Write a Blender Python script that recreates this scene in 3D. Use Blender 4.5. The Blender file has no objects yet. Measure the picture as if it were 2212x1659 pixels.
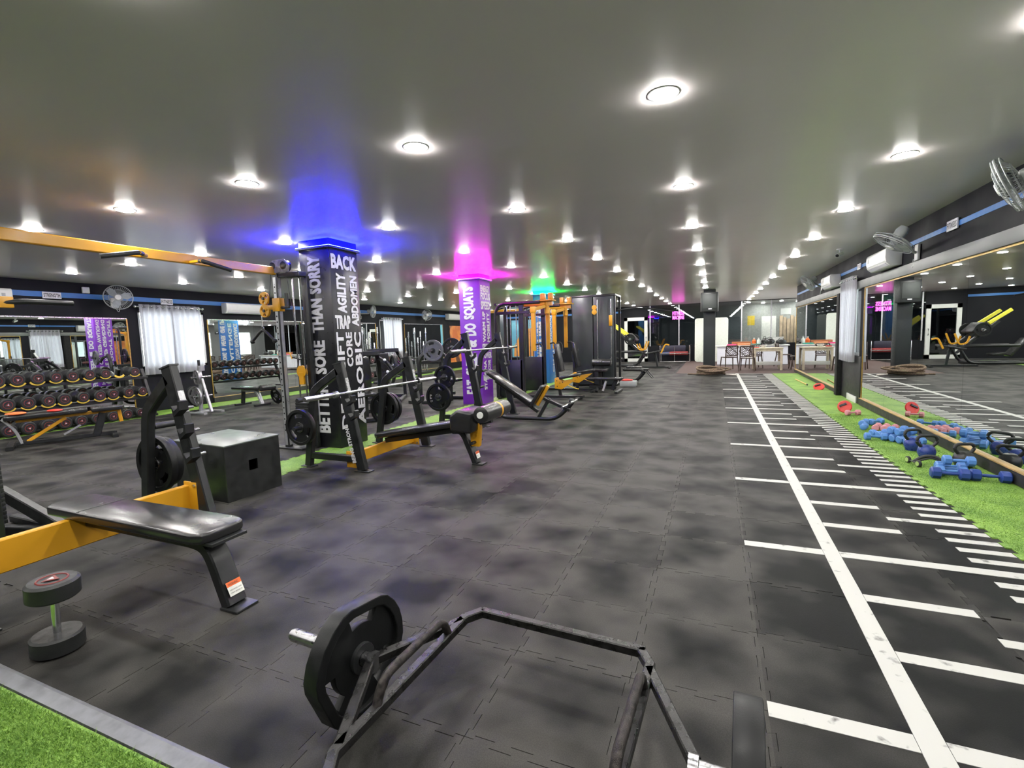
import bpy, bmesh, math, random
from mathutils import Vector, Matrix, Quaternion
random.seed(7)
scene = bpy.context.scene
COL = scene.collection
V = Vector
PI = math.pi

# ------------------------------------------------------------------ camera
H = 1.38            # eye height
CE = 2.707          # ceiling height
FPX = 1042.0        # focal length in pixels of a 2212 wide frame
YAW, PIT, ROL = 0.3990, 0.0960, -0.0317
fw = V((-math.sin(YAW)*math.cos(PIT), math.cos(YAW)*math.cos(PIT), -math.sin(PIT)))
rt0 = V((math.cos(YAW), math.sin(YAW), 0.0)); up0 = rt0.cross(fw)
rt = rt0*math.cos(ROL) + up0*math.sin(ROL)
up = -rt0*math.sin(ROL) + up0*math.cos(ROL)
cam_data = bpy.data.cameras.new('camera'); cam = bpy.data.objects.new('camera', cam_data); COL.objects.link(cam)
cam_data.sensor_fit = 'HORIZONTAL'; cam_data.sensor_width = 36.0; cam_data.lens = 36.0*FPX/2212.0
cam_data.clip_start = 0.05; cam_data.clip_end = 200
cam.matrix_world = Matrix(((rt.x, up.x, -fw.x, 0), (rt.y, up.y, -fw.y, 0), (rt.z, up.z, -fw.z, H), (0, 0, 0, 1)))
scene.camera = cam
def topx(p):
    d = V(p) - V((0, 0, H)); z = d.dot(fw)
    if z < 0.05: return None
    return 1106 + FPX*d.dot(rt)/z, 829.5 - FPX*d.dot(up)/z, z

# ------------------------------------------------------------------ world, exposure
world = bpy.data.worlds.new('daylight'); scene.world = world; world.use_nodes = True
bg = world.node_tree.nodes['Background']; bg.inputs[0].default_value = (0.93, 0.96, 1.0, 1); bg.inputs[1].default_value = 13.0
vs = scene.view_settings
vs.view_transform = 'Standard'; vs.look = 'None'; vs.gamma = 1.0; vs.use_curve_mapping = False
vs.exposure = 0.48
LAMP_L = 330.0      # radiance of the downlight diffusers

# ------------------------------------------------------------------ materials
MATS = {}
def mat(name, col, rough=0.5, metal=0.0, var=0.12, scale=18.0, bump=0.0, spec=0.5, emit=None, estr=0.0, rvar=0.08, coat=0.0):
    if name in MATS: return MATS[name]
    m = bpy.data.materials.new(name); m.use_nodes = True
    nt = m.node_tree; b = nt.nodes['Principled BSDF']
    b.inputs['Metallic'].default_value = metal; b.inputs['Roughness'].default_value = rough
    b.inputs['Specular IOR Level'].default_value = spec
    b.inputs['Coat Weight'].default_value = coat
    tc = nt.nodes.new('ShaderNodeTexCoord'); nz = nt.nodes.new('ShaderNodeTexNoise')
    nz.inputs['Scale'].default_value = scale; nz.inputs['Detail'].default_value = 3
    nt.links.new(tc.outputs['Object'], nz.inputs['Vector'])
    mr = nt.nodes.new('ShaderNodeMapRange'); mr.inputs[1].default_value = .3; mr.inputs[2].default_value = .7
    mr.inputs[3].default_value = 1-var; mr.inputs[4].default_value = 1+var
    nt.links.new(nz.outputs[0], mr.inputs[0])
    mx = nt.nodes.new('ShaderNodeVectorMath'); mx.operation = 'SCALE'
    mx.inputs[0].default_value = col
    nt.links.new(mr.outputs[0], mx.inputs['Scale']); nt.links.new(mx.outputs[0], b.inputs['Base Color'])
    r2 = nt.nodes.new('ShaderNodeMapRange'); r2.inputs[1].default_value = .3; r2.inputs[2].default_value = .7
    r2.inputs[3].default_value = max(0, rough-rvar); r2.inputs[4].default_value = min(1, rough+rvar)
    nt.links.new(nz.outputs[0], r2.inputs[0]); nt.links.new(r2.outputs[0], b.inputs['Roughness'])
    if bump > 0:
        bp = nt.nodes.new('ShaderNodeBump'); bp.inputs['Strength'].default_value = bump; bp.inputs['Distance'].default_value = .004
        n2 = nt.nodes.new('ShaderNodeTexNoise'); n2.inputs['Scale'].default_value = scale*14
        nt.links.new(tc.outputs['Object'], n2.inputs['Vector'])
        nt.links.new(n2.outputs[0], bp.inputs['Height']); nt.links.new(bp.outputs[0], b.inputs['Normal'])
    if emit:
        b.inputs['Emission Color'].default_value = (*emit, 1); b.inputs['Emission Strength'].default_value = estr
    MATS[name] = m; return m
BLK = mat('black_powder_coat', (.010, .011, .012), .36, var=.15, bump=.05)
BLK2 = mat('black_satin_frame', (.013, .014, .015), .45, bump=.06)
VIN = mat('black_vinyl', (.016, .016, .017), .25, scale=5, var=.06, rvar=.03, spec=.6)
VINB = mat('black_vinyl_edge', (.009, .009, .009), .5, scale=9)
RUB = mat('black_rubber', (.010, .011, .011), .55, scale=25, bump=.15)
PLT = mat('plate_rubber', (.0055, .006, .0065), .45, scale=20, bump=.1, spec=.3)
GPLT = mat('grey_plate', (.075, .08, .085), .5, scale=20)
YEL = mat('yellow_powder_coat', (.58, .28, .01), .38, var=.05, scale=6)
YEL2 = mat('yellow_saddle', (.6, .42, .04), .45, var=.06)
LIME = mat('lime_yellow_paint', (.72, .66, .05), .4, var=.06)
CHR = mat('chrome', (.72, .73, .75), .2, 1.0, var=.05, rvar=.03)
STL = mat('brushed_steel', (.32, .32, .33), .3, 1.0, var=.15, scale=40)
WRN = mat('worn_black_steel', (.013, .0125, .0125), .3, .35, var=.7, scale=30, bump=.3)
RST = mat('worn_knurled_grip', (.034, .029, .027), .38, .6, var=.85, scale=55, bump=.6)
WHP = mat('white_plastic', (.6, .61, .58), .35, var=.03)
GRP = mat('grey_plastic', (.30, .31, .31), .45, var=.06)
FANP = mat('fan_grey', (.32, .34, .33), .45, var=.06)
WHT = mat('white_print', (.54, .54, .57), .5, var=.03)
RED = mat('red_plastic', (.55, .03, .02), .4, var=.1)
REDP = mat('red_print', (.15, .018, .015), .5, var=.1)
ORG = mat('orange_label', (.75, .13, .02), .5, var=.04)
BLU = mat('blue_vinyl_dumbbell', (.08, .21, .50), .45, var=.12, scale=10)
NAVY = mat('navy_vinyl_dumbbell', (.02, .05, .24), .4, var=.12, scale=10)
PNK = mat('pink_vinyl_dumbbell', (.52, .22, .25), .5, var=.12, scale=10)
SLV = mat('silver_paint', (.42, .43, .44), .35, .6, var=.1)
GOLD = mat('gold_trim', (.42, .27, .07), .35, .7, var=.2, scale=30)
WOOD = mat('pine_ledge', (.36, .24, .09), .5, var=.25, scale=8)
BWD = mat('black_wood', (.02, .02, .02), .55, var=.4, scale=12)
DKW = mat('dark_wall_paint', (.0055, .006, .0085), .7, var=.1, scale=2, bump=.05, spec=.2)
GRW = mat('grey_wall_paint', (.20, .21, .21), .6, var=.06, scale=2)
SBLUE = mat('blue_stripe', (.025, .14, .40), .5, var=.05)
BEAM = mat('grey_ledge_paint', (.11, .118, .112), .5, var=.1, scale=3)
ROPE = mat('jute_rope', (.16, .11, .075), .9, var=.5, scale=40, bump=.5)
CARP = mat('brown_carpet', (.075, .045, .04), .9, var=.3, scale=60, bump=.4)
WBRD = mat('white_board', (.74, .78, .70), .3, var=.02)
WBD = mat('white_desk', (.76, .77, .84), .45, var=.03)
BRN = mat('brown_chair_plastic', (.05, .028, .02), .4, var=.1)
TBW = mat('pale_wood', (.55, .48, .36), .5, var=.2, scale=9)
BLACKHOLE = mat('black_recess', (.002, .002, .002), .9)

def emission(name, col, s):
    if name in MATS: return MATS[name]
    m = bpy.data.materials.new(name); m.use_nodes = True; nt = m.node_tree; nt.nodes.clear()
    o = nt.nodes.new('ShaderNodeOutputMaterial'); e = nt.nodes.new('ShaderNodeEmission')
    e.inputs[0].default_value = (*col, 1); e.inputs[1].default_value = s
    nt.links.new(e.outputs[0], o.inputs[0]); MATS[name] = m; return m
LAMP = emission('lamp_diffuser', (1, .975, .93), LAMP_L)

def mirror_mat():
    m = bpy.data.materials.new('mirror_silver'); m.use_nodes = True
    b = m.node_tree.nodes['Principled BSDF']; b.inputs['Metallic'].default_value = 1
    b.inputs['Base Color'].default_value = (.74, .78, .76, 1); b.inputs['Roughness'].default_value = 0.0
    return m
MIR = mirror_mat()
def glass_mat(name, tint, refl=.5):
    m = bpy.data.materials.new(name); m.use_nodes = True; nt = m.node_tree; nt.nodes.clear()
    o = nt.nodes.new('ShaderNodeOutputMaterial'); t = nt.nodes.new('ShaderNodeBsdfTransparent'); g = nt.nodes.new('ShaderNodeBsdfGlossy')
    fr = nt.nodes.new('ShaderNodeFresnel'); fr.inputs[0].default_value = 1.5
    ad = nt.nodes.new('ShaderNodeMath'); ad.operation = 'ADD'; ad.inputs[1].default_value = refl; ad.use_clamp = True
    mx = nt.nodes.new('ShaderNodeMixShader')
    t.inputs[0].default_value = (*tint, 1); g.inputs['Roughness'].default_value = 0.01
    nt.links.new(fr.outputs[0], ad.inputs[0]); nt.links.new(ad.outputs[0], mx.inputs[0])
    nt.links.new(t.outputs[0], mx.inputs[1]); nt.links.new(g.outputs[0], mx.inputs[2]); nt.links.new(mx.outputs[0], o.inputs[0])
    return m
GLS = glass_mat('tinted_glass', (.5, .55, .58), .10)
GLS2 = glass_mat('clear_glass', (.85, .88, .88), .02)
def cloth_mat():
    m = bpy.data.materials.new('grey_curtain_cloth'); m.use_nodes = True; nt = m.node_tree; nt.nodes.clear()
    o = nt.nodes.new('ShaderNodeOutputMaterial'); d = nt.nodes.new('ShaderNodeBsdfDiffuse'); t = nt.nodes.new('ShaderNodeBsdfTranslucent')
    nz = nt.nodes.new('ShaderNodeTexNoise'); nz.inputs['Scale'].default_value = 60
    cr = nt.nodes.new('ShaderNodeMapRange'); cr.inputs[3].default_value = .9; cr.inputs[4].default_value = 1.1
    tc = nt.nodes.new('ShaderNodeTexCoord'); nt.links.new(tc.outputs['Object'], nz.inputs['Vector'])
    vm = nt.nodes.new('ShaderNodeVectorMath'); vm.operation = 'SCALE'; vm.inputs[0].default_value = (.42, .42, .44)
    nt.links.new(nz.outputs[0], cr.inputs[0]); nt.links.new(cr.outputs[0], vm.inputs['Scale'])
    nt.links.new(vm.outputs[0], d.inputs[0]); nt.links.new(vm.outputs[0], t.inputs[0])
    mx = nt.nodes.new('ShaderNodeMixShader'); mx.inputs[0].default_value = .45
    nt.links.new(d.outputs[0], mx.inputs[1]); nt.links.new(t.outputs[0], mx.inputs[2]); nt.links.new(mx.outputs[0], o.inputs[0])
    return m
CLOTH = cloth_mat()

# ------------------------------------------------------------------ mesh builder
def frame(t, upv):
    t = t.normalized(); s = upv.cross(t)
    if s.length < 1e-5: s = V((1, 0, 0)).cross(t)
    if s.length < 1e-5: s = V((0, 1, 0)).cross(t)
    s.normalize(); return s, t.cross(s)
def fillet(pts, r, n=5):
    pts = [V(p) for p in pts]; out = [pts[0]]
    for i in range(1, len(pts)-1):
        a, b, c = pts[i-1], pts[i], pts[i+1]
        d1 = min(r, (a-b).length*.48); d2 = min(r, (c-b).length*.48)
        p, q = b+(a-b).normalized()*d1, b+(c-b).normalized()*d2
        for k in range(n+1):
            u = k/n; out.append(p*(1-u)**2 + b*2*u*(1-u) + q*u*u)
    out.append(pts[-1]); return out
class MB:
    def __init__(s): s.v = []; s.f = []
    def add(s, vs_, fs):
        o = len(s.v); s.v += [V(p) for p in vs_]; s.f += [[i+o for i in f] for f in fs]; return s
    def box(s, c, d, R=None):
        c = V(c); x, y, z = d[0]/2, d[1]/2, d[2]/2
        vs_ = [V((i*x, j*y, k*z)) for i in (-1, 1) for j in (-1, 1) for k in (-1, 1)]
        if R is not None: vs_ = [R @ p for p in vs_]
        return s.add([c+p for p in vs_], [(0, 1, 3, 2), (4, 6, 7, 5), (0, 4, 5, 1), (2, 3, 7, 6), (0, 2, 6, 4), (1, 5, 7, 3)])
    def span(s, a, b): return s.box([(a[i]+b[i])/2 for i in range(3)], [abs(b[i]-a[i]) for i in range(3)])
    def sweep(s, pts, prof, upv=(0, 0, 1), caps=True, closed=False):
        pts = [V(p) for p in pts]; upv = V(upv); n = len(prof); rings = []; m = len(pts)
        for i, p in enumerate(pts):
            if closed: a, b = (p-pts[i-1]), (pts[(i+1) % m]-p)
            else:
                a = (p-pts[i-1]) if i else (pts[1]-p); b = (pts[i+1]-p) if i < m-1 else a
            a = a.normalized(); b = b.normalized(); t = a+b
            if t.length < 1e-4: t = b
            sd, u2 = frame(t, upv)
            k = 1.0
            ca = a.dot(b)
            if ca < .999: k = min(1.8, 1/math.sqrt(max(.1, (1+ca)/2)))
            bend = (b-a); bd = bend.normalized() if bend.length > 1e-4 else V((0, 0, 0))
            ring = []
            for (x, y) in prof:
                o = sd*x+u2*y; o = o + bd*(o.dot(bd))*(k-1); ring.append(p+o)
            rings.append(ring)
        vs_ = [q for r_ in rings for q in r_]; fs = []
        mm = m if closed else m-1
        for i in range(mm):
            i2 = (i+1) % m
            for j in range(n): fs.append((i*n+j, i*n+(j+1) % n, i2*n+(j+1) % n, i2*n+j))
        if caps and not closed: fs.append(tuple(range(n-1, -1, -1))); fs.append(tuple((m-1)*n+j for j in range(n)))
        return s.add(vs_, fs)
    def bar(s, pts, w, h, upv=(0, 0, 1)):
        c = min(w, h)*.12; x, y = w/2, h/2
        return s.sweep(pts, [(-x, -y+c), (-x+c, -y), (x-c, -y), (x, -y+c), (x, y-c), (x-c, y), (-x+c, y), (-x, y-c)], upv)
    def tube(s, pts, r, n=10, closed=False, upv=None):
        pts = [V(p) for p in pts]
        if upv is None:
            d = (pts[1]-pts[0]).normalized(); upv = V((0, 0, 1)) if abs(d.z) < .8 else V((.3, 1, 0))
        return s.sweep(pts, [(r*math.cos(2*PI*k/n), r*math.sin(2*PI*k/n)) for k in range(n)], upv, closed=closed)
    def cyl(s, a, b, r, r2=None, n=20):
        return s.lathe([(r, 0), (r2 if r2 is not None else r, 1)], a, b, n)
    def lathe(s, prof, a, b, n=24):
        """profile (radius, t) with t in axis units: 0 at a, 1 at b"""
        a, b = V(a), V(b); ax = b-a; sd, u2 = frame(ax, V((0, 0, 1)) if abs(ax.normalized().z) < .9 else V((1, 0, 0)))
        vs_ = []; fs = []
        for (r, t) in prof:
            for k in range(n):
                an = 2*PI*k/n; vs_.append(a+ax*t+(sd*math.cos(an)+u2*math.sin(an))*max(r, 1e-4))
        for i in range(len(prof)-1):
            for k in range(n): fs.append((i*n+k, i*n+(k+1) % n, (i+1)*n+(k+1) % n, (i+1)*n+k))
        fs.append(tuple(range(n-1, -1, -1))); fs.append(tuple((len(prof)-1)*n+k for k in range(n)))
        return s.add(vs_, fs)
    def prism(s, poly, o, ux, uy, depth):
        """polygon in the ux,uy plane at o, extruded along ux x uy by depth"""
        o, ux, uy = V(o), V(ux), V(uy); nn = ux.cross(uy).normalized()*depth; n = len(poly)
        a = [o+ux*x+uy*y for x, y in poly]; b = [p+nn for p in a]
        return s.add(a+b, [tuple(range(n-1, -1, -1)), tuple(range(n, 2*n))]+[(i, (i+1) % n, n+(i+1) % n, n+i) for i in range(n)])
    def blob(s, c, r, n=12, m=8, e=1.0):
        c = V(c); vs_ = []; fs = []
        for i in range(m+1):
            ph = PI*i/m
            for j in range(n):
                th = 2*PI*j/n; vs_.append(c+V((r[0]*max(1e-4, math.sin(ph)**e)*math.cos(th), r[1]*max(1e-4, math.sin(ph)**e)*math.sin(th), r[2]*math.cos(ph))))
        for i in range(m):
            for j in range(n): fs.append((i*n+j, (i+1)*n+j, (i+1)*n+(j+1) % n, i*n+(j+1) % n))
        return s.add(vs_, fs)
    def build(s, name, m, parent=None, bevel=0.0, seg=2, sharp=38, smooth=True):
        me = bpy.data.meshes.new(name)
        off = parent.get('_o') if parent is not None else None
        off = V(off) if off is not None else V((0, 0, 0))
        me.from_pydata([tuple(p-off) for p in s.v], [], s.f)
        bm = bmesh.new(); bm.from_mesh(me)
        bmesh.ops.remove_doubles(bm, verts=bm.verts, dist=1e-5) if bevel else None
        bmesh.ops.recalc_face_normals(bm, faces=bm.faces)
        if bevel: bmesh.ops.bevel(bm, geom=[e for e in bm.edges if len(e.link_faces) == 2 and e.calc_face_angle(0) > .5], offset=bevel, segments=seg, profile=.5, affect='EDGES', clamp_overlap=True)
        bm.to_mesh(me); bm.free()
        return link(name, me, m, parent, sharp if smooth else None)
def link(name, me, m, parent=None, sharp=38):
    if m: me.materials.append(m)
    if sharp:
        for p in me.polygons: p.use_smooth = True
        me.set_sharp_from_angle(angle=math.radians(sharp))
    o = bpy.data.objects.new(name, me); COL.objects.link(o)
    if parent is not None: o.parent = parent; o['_o'] = parent['_o'] if '_o' in parent else (0, 0, 0)
    return o
def tag(o, label=None, cat=None, group=None, kind=None):
    if label: o['label'] = label
    if cat: o['category'] = cat
    if group: o['group'] = group
    if kind: o['kind'] = kind
    return o
def thing(name, label, cat, loc=(0, 0, 0), group=None):
    """an Empty at the thing's base; parts built with it as parent are given in world coordinates"""
    o = bpy.data.objects.new(name, None); COL.objects.link(o); o.empty_display_size = .1
    o.location = loc; o['_o'] = tuple(loc)
    return tag(o, label, cat, group)
def dup(root, loc=None, rot=None, label=None, group=None, scale=None):
    r = root.copy(); COL.objects.link(r)
    if loc is not None: r.location = loc
    if rot is not None: r.rotation_euler = rot
    if scale is not None: r.scale = (scale,)*3 if not hasattr(scale, '__len__') else scale
    if label: r['label'] = label
    if group: r['group'] = group
    for ch in list(root.children):
        c = ch.copy(); COL.objects.link(c); c.parent = r
        for g in list(ch.children):
            d = g.copy(); COL.objects.link(d); d.parent = c
    return r
def struct(o): o['kind'] = 'structure'; return o

def outline_mesh(name, outer, holes, depth, bevel=0.0):
    """flat shape with holes, extruded along z, centred"""
    cu = bpy.data.curves.new(name, 'CURVE'); cu.dimensions = '2D'; cu.fill_mode = 'BOTH'
    cu.extrude = depth/2-bevel; cu.bevel_depth = bevel; cu.bevel_resolution = 1; cu.offset = -bevel if bevel else 0
    for pl in [outer]+holes:
        sp = cu.splines.new('POLY'); sp.points.add(len(pl)-1); sp.use_cyclic_u = True
        for p, (x, y) in zip(sp.points, pl): p.co = (x, y, 0, 1)
    o = bpy.data.objects.new(name, cu); COL.objects.link(o)
    dg = bpy.context.evaluated_depsgraph_get(); dg.update()
    me = bpy.data.meshes.new_from_object(o.evaluated_get(dg)); me.materials.clear()
    bpy.data.objects.remove(o); bpy.data.curves.remove(cu); me.name = name
    return me
TXT = {}
def text_mesh(s, bold=.0):
    k = (s, bold)
    if k in TXT: return TXT[k]
    cu = bpy.data.curves.new('t', 'FONT'); cu.body = s; cu.size = 1; cu.offset = bold; cu.fill_mode = 'FRONT'; cu.resolution_u = 2
    cu.space_character = 1.0+bold*2
    o = bpy.data.objects.new('t', cu); COL.objects.link(o)
    dg = bpy.context.evaluated_depsgraph_get(); dg.update()
    me = bpy.data.meshes.new_from_object(o.evaluated_get(dg))
    vs_ = [v.co.copy() for v in me.vertices]; fs = [tuple(p.vertices) for p in me.polygons]
    bpy.data.objects.remove(o); bpy.data.curves.remove(cu); bpy.data.meshes.remove(me)
    x0 = min(v.x for v in vs_); x1 = max(v.x for v in vs_); y0 = min(v.y for v in vs_); y1 = max(v.y for v in vs_)
    r = ([((v.x-x0)/(x1-x0), (v.y-y0)/(y1-y0)) for v in vs_], fs); TXT[k] = r; return r
def text(s, m, parent, o, right, upd, w, h, bold=.036, name='lettering', label=None):
    """text filling a w x h rectangle whose lower left corner is o"""
    heavy = bold > .025; vs_, fs = text_mesh(s, .018 if heavy else bold); o, right, upd = V(o), V(right), V(upd)
    me = bpy.data.meshes.new(name); off = V(parent['_o']) if (parent is not None and '_o' in parent) else V((0, 0, 0))
    d = .027*h if heavy else 0.0; pts, fcs = [], []
    nrm = right.cross(upd)*.00035
    for dx, dy in ([(-1, -1), (1, -1), (-1, 1), (1, 1), (0, 0), (0, 1), (0, -1)] if heavy else [(0, 0)]):
        o = o+nrm; n = len(pts); pts += [tuple(o+right*(d+x*(w-2*d)+dx*d)+upd*(d+y*(h-2*d)+dy*d)-off) for x, y in vs_]; fcs += [tuple(i+n for i in f) for f in fs]
    me.from_pydata(pts, [], fcs)
    ob = link(name, me, m, parent, None)
    if label: ob['label'] = label
    return ob

# ================================================================== THE SETTING
LW, RW, FY, BY = -11.45, 2.40, 24.4, -3.5      # left wall, right wall, far glass wall, wall behind the camera
T = 0.4925; TX0, TY0 = 0.19, 1.85              # rubber tile module and seams
# ---- ceiling
def ceiling_mat():
    m = bpy.data.materials.new('grey_gloss_ceiling_paint'); m.use_nodes = True; nt = m.node_tree; b = nt.nodes['Principled BSDF']
    tc = nt.nodes.new('ShaderNodeTexCoord'); nz = nt.nodes.new('ShaderNodeTexNoise'); nz.inputs['Scale'].default_value = .5
    nt.links.new(tc.outputs['Object'], nz.inputs['Vector'])
    cr = nt.nodes.new('ShaderNodeValToRGB'); cr.color_ramp.elements[0].position = .35; cr.color_ramp.elements[1].position = .65
    cr.color_ramp.elements[0].color = (.78, .725, .72, 1); cr.color_ramp.elements[1].color = (.83, .775, .77, 1)
    nt.links.new(nz.outputs[0], cr.inputs[0]); nt.links.new(cr.outputs[0], b.inputs['Base Color'])
    b.inputs['Roughness'].default_value = .26; b.inputs['Specular IOR Level'].default_value = .4
    wv = nt.nodes.new('ShaderNodeTexNoise'); wv.inputs['Scale'].default_value = 1.6; wv.inputs['Detail'].default_value = 2
    mp = nt.nodes.new('ShaderNodeMapping'); mp.inputs['Scale'].default_value = (.35, 2.2, 1)
    nt.links.new(tc.outputs['Object'], mp.inputs[0]); nt.links.new(mp.outputs[0], wv.inputs['Vector'])
    bp = nt.nodes.new('ShaderNodeBump'); bp.inputs['Strength'].default_value = .12; bp.inputs['Distance'].default_value = .02
    nt.links.new(wv.outputs[0], bp.inputs['Height']); nt.links.new(bp.outputs[0], b.inputs['Normal'])
    return m
struct(MB().span((LW-.2, BY-.2, CE), (6.2, 28.2, CE+.15)).build('ceiling', ceiling_mat(), sharp=0))

# ---- floor slab, tiles
def floor_mat():
    m = bpy.data.materials.new('rubber_tile'); m.use_nodes = True; nt = m.node_tree; b = nt.nodes['Principled BSDF']; L = nt.links.new
    geo = nt.nodes.new('ShaderNodeNewGeometry'); sep = nt.nodes.new('ShaderNodeSeparateXYZ'); L(geo.outputs['Position'], sep.inputs[0])
    def math_(op, a, b_=None, c=None):
        n = nt.nodes.new('ShaderNodeMath'); n.operation = op
        for i, q in enumerate((a, b_, c)):
            if q is None: continue
            if isinstance(q, (int, float)): n.inputs[i].default_value = q
            else: L(q, n.inputs[i])
        return n.outputs[0]
    def edge(ax, o):   # 0 at seam, 1 at the tile's middle
        f = math_('FRACT', math_('DIVIDE', math_('SUBTRACT', sep.outputs[ax], o), T))
        return math_('SUBTRACT', 1.0, math_('ABSOLUTE', math_('MULTIPLY_ADD', f, 2.0, -1.0)))
    mid = math_('MINIMUM', edge(0, TX0-50*T), edge(1, TY0-50*T))
    nz = nt.nodes.new('ShaderNodeTexNoise'); nz.inputs['Scale'].default_value = 2.6; nz.inputs['Detail'].default_value = 2.5; nz.inputs['Roughness'].default_value = .5
    L(geo.outputs['Position'], nz.inputs['Vector'])
    oi = nt.nodes.new('ShaderNodeObjectInfo'); at = nt.nodes.new('ShaderNodeAttribute'); at.attribute_name = 'tile_random'
    rnd = math_('FRACT', math_('ADD', oi.outputs['Random'], at.outputs['Fac']))
    # scuffed, paler rims; darker middles
    k = math_('ADD', math_('MULTIPLY', nz.outputs[0], 1.15), math_('MULTIPLY', math_('SMOOTH_MIN', mid, .75, .3), -.34))
    k = math_('ADD', k, math_('MULTIPLY', rnd, .22))
    # the tiles of the ruler lane are newer and darker
    k = math_('SUBTRACT', k, math_('MULTIPLY', math_('GREATER_THAN', sep.outputs[0], TX0), .16))
    cr = nt.nodes.new('ShaderNodeValToRGB'); e = cr.color_ramp.elements
    e[0].position = .30; e[0].color = (.0065, .0068, .0068, 1); e[1].position = .74; e[1].color = (.050, .048, .044, 1)
    L(k, cr.inputs[0])
    sp = nt.nodes.new('ShaderNodeTexNoise'); sp.inputs['Scale'].default_value = 260; L(geo.outputs['Position'], sp.inputs['Vector'])
    mr = nt.nodes.new('ShaderNodeMapRange'); mr.inputs[1].default_value = .35; mr.inputs[2].default_value = .7; mr.inputs[3].default_value = .85; mr.inputs[4].default_value = 1.2
    L(sp.outputs[0], mr.inputs[0])
    vm = nt.nodes.new('ShaderNodeVectorMath'); vm.operation = 'SCALE'; L(cr.outputs[0], vm.inputs[0]); L(mr.outputs[0], vm.inputs['Scale'])
    L(vm.outputs[0], b.inputs['Base Color'])
    rr = nt.nodes.new('ShaderNodeMapRange'); rr.inputs[3].default_value = .62; rr.inputs[4].default_value = .42; L(nz.outputs[0], rr.inputs[0]); L(rr.outputs[0], b.inputs['Roughness'])
    b.inputs['Specular IOR Level'].default_value = .07
    bp = nt.nodes.new('ShaderNodeBump'); bp.inputs['Strength'].default_value = .18; bp.inputs['Distance'].default_value = .003; L(sp.outputs[0], bp.inputs['Height']); L(bp.outputs[0], b.inputs['Normal'])
    return m
TILE = floor_mat()
floor = struct(MB().span((LW-.2, BY-.2, -.15), (6.2, 28.2, -.007)).build('floor', mat('floor_joint', (.008, .008, .008), .8), sharp=0))
floor['_o'] = (0, 0, 0)
def tooth_edge():
    pts = [(0.0, 0.0), (.07, 0.0)]; n = 6; d = .015/T; e = .011
    for k in range(n):
        s = 1 if k % 2 == 0 else -1; pts += [(.07+.86*k/n-e*(k > 0), s*d), (.07+.86*(k+1)/n+e*(k < n-1), s*d)]
    return pts+[(.93, 0.0)]
TE = tooth_edge()
def tile_mesh(plain=False):
    h = T/2; te = [(0, 0)] if plain else TE; k = .9952; z0 = -.0065
    poly = [(-h+t*T, -h+o*T) for t, o in te]+[(h+o*T, -h+t*T) for t, o in te]+[(-h+t*T, h+o*T) for t, o in reversed(te+[(1, 0)])][:-1]+[(-h+o*T, -h+t*T) for t, o in reversed(te+[(1, 0)])][:-1]
    if plain: poly = [(-h, -h), (h, -h), (h, h), (-h, h)]
    out = []
    for p in poly:
        p = (p[0]*k, p[1]*k)
        if not out or abs(p[0]-out[-1][0])+abs(p[1]-out[-1][1]) > 1e-4: out.append(p)
    return out
TP = tile_mesh(); nT = len(TP)
tile_me = bpy.data.meshes.new('tile')
tile_me.from_pydata([(x, y, 0) for x, y in TP]+[(x, y, -.0065) for x, y in TP], [], [tuple(range(nT))]+[(i, nT+i, nT+(i+1) % nT, (i+1) % nT) for i in range(nT)])
tile_me.materials.append(TILE)
cells = []
for i in range(-22, 3):
    for j in range(-3, 46):
        cx, cy = TX0+(i+.5)*T, TY0+(j+.5)*T
        if i == -10 or (cy > 17.12 and cx > -1.2) or cy > FY-.2: continue
        if .1 < cy < .9 and -4.2 < cx < -1.0: continue
        q = topx((cx, cy, 0)); vis = q and -120 < q[0] < 2330 and 690 < q[1] < 1800
        cells.append((0 if vis else 1, q[2] if q else 99, cx, cy))
cells.sort()
for n_, (a_, d_, cx, cy) in enumerate(cells[:300]):
    o = bpy.data.objects.new('tile', tile_me); COL.objects.link(o); o.parent = floor
    o.location = (cx, cy, random.uniform(-.0009, 0)); o.rotation_euler = (random.uniform(-1, 1)*.0012, random.uniform(-1, 1)*.0012, random.choice((0, 0, 0)))
vs_, fs_, rn_ = [], [], []
for (a_, d_, cx, cy) in cells[300:]:
    o_ = len(vs_); h = T/2*.995; vs_ += [(cx-h, cy-h, 0), (cx+h, cy-h, 0), (cx+h, cy+h, 0), (cx-h, cy+h, 0)]+[(cx+sx*h, cy+sy*h, -.0065) for sx, sy in ((-1, -1), (1, -1), (1, 1), (-1, 1))]
    fs_ += [(o_, o_+1, o_+2, o_+3)]+[(o_+k, o_+4+k, o_+4+(k+1) % 4, o_+(k+1) % 4) for k in range(4)]; rn_ += [random.random()]*5
me = bpy.data.meshes.new('tile_field'); me.from_pydata(vs_, [], fs_)
at_ = me.attributes.new('tile_random', 'FLOAT', 'FACE'); at_.data.foreach_set('value', rn_)
tag(link('tile_field', me, TILE, floor, None), kind='stuff')

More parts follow.
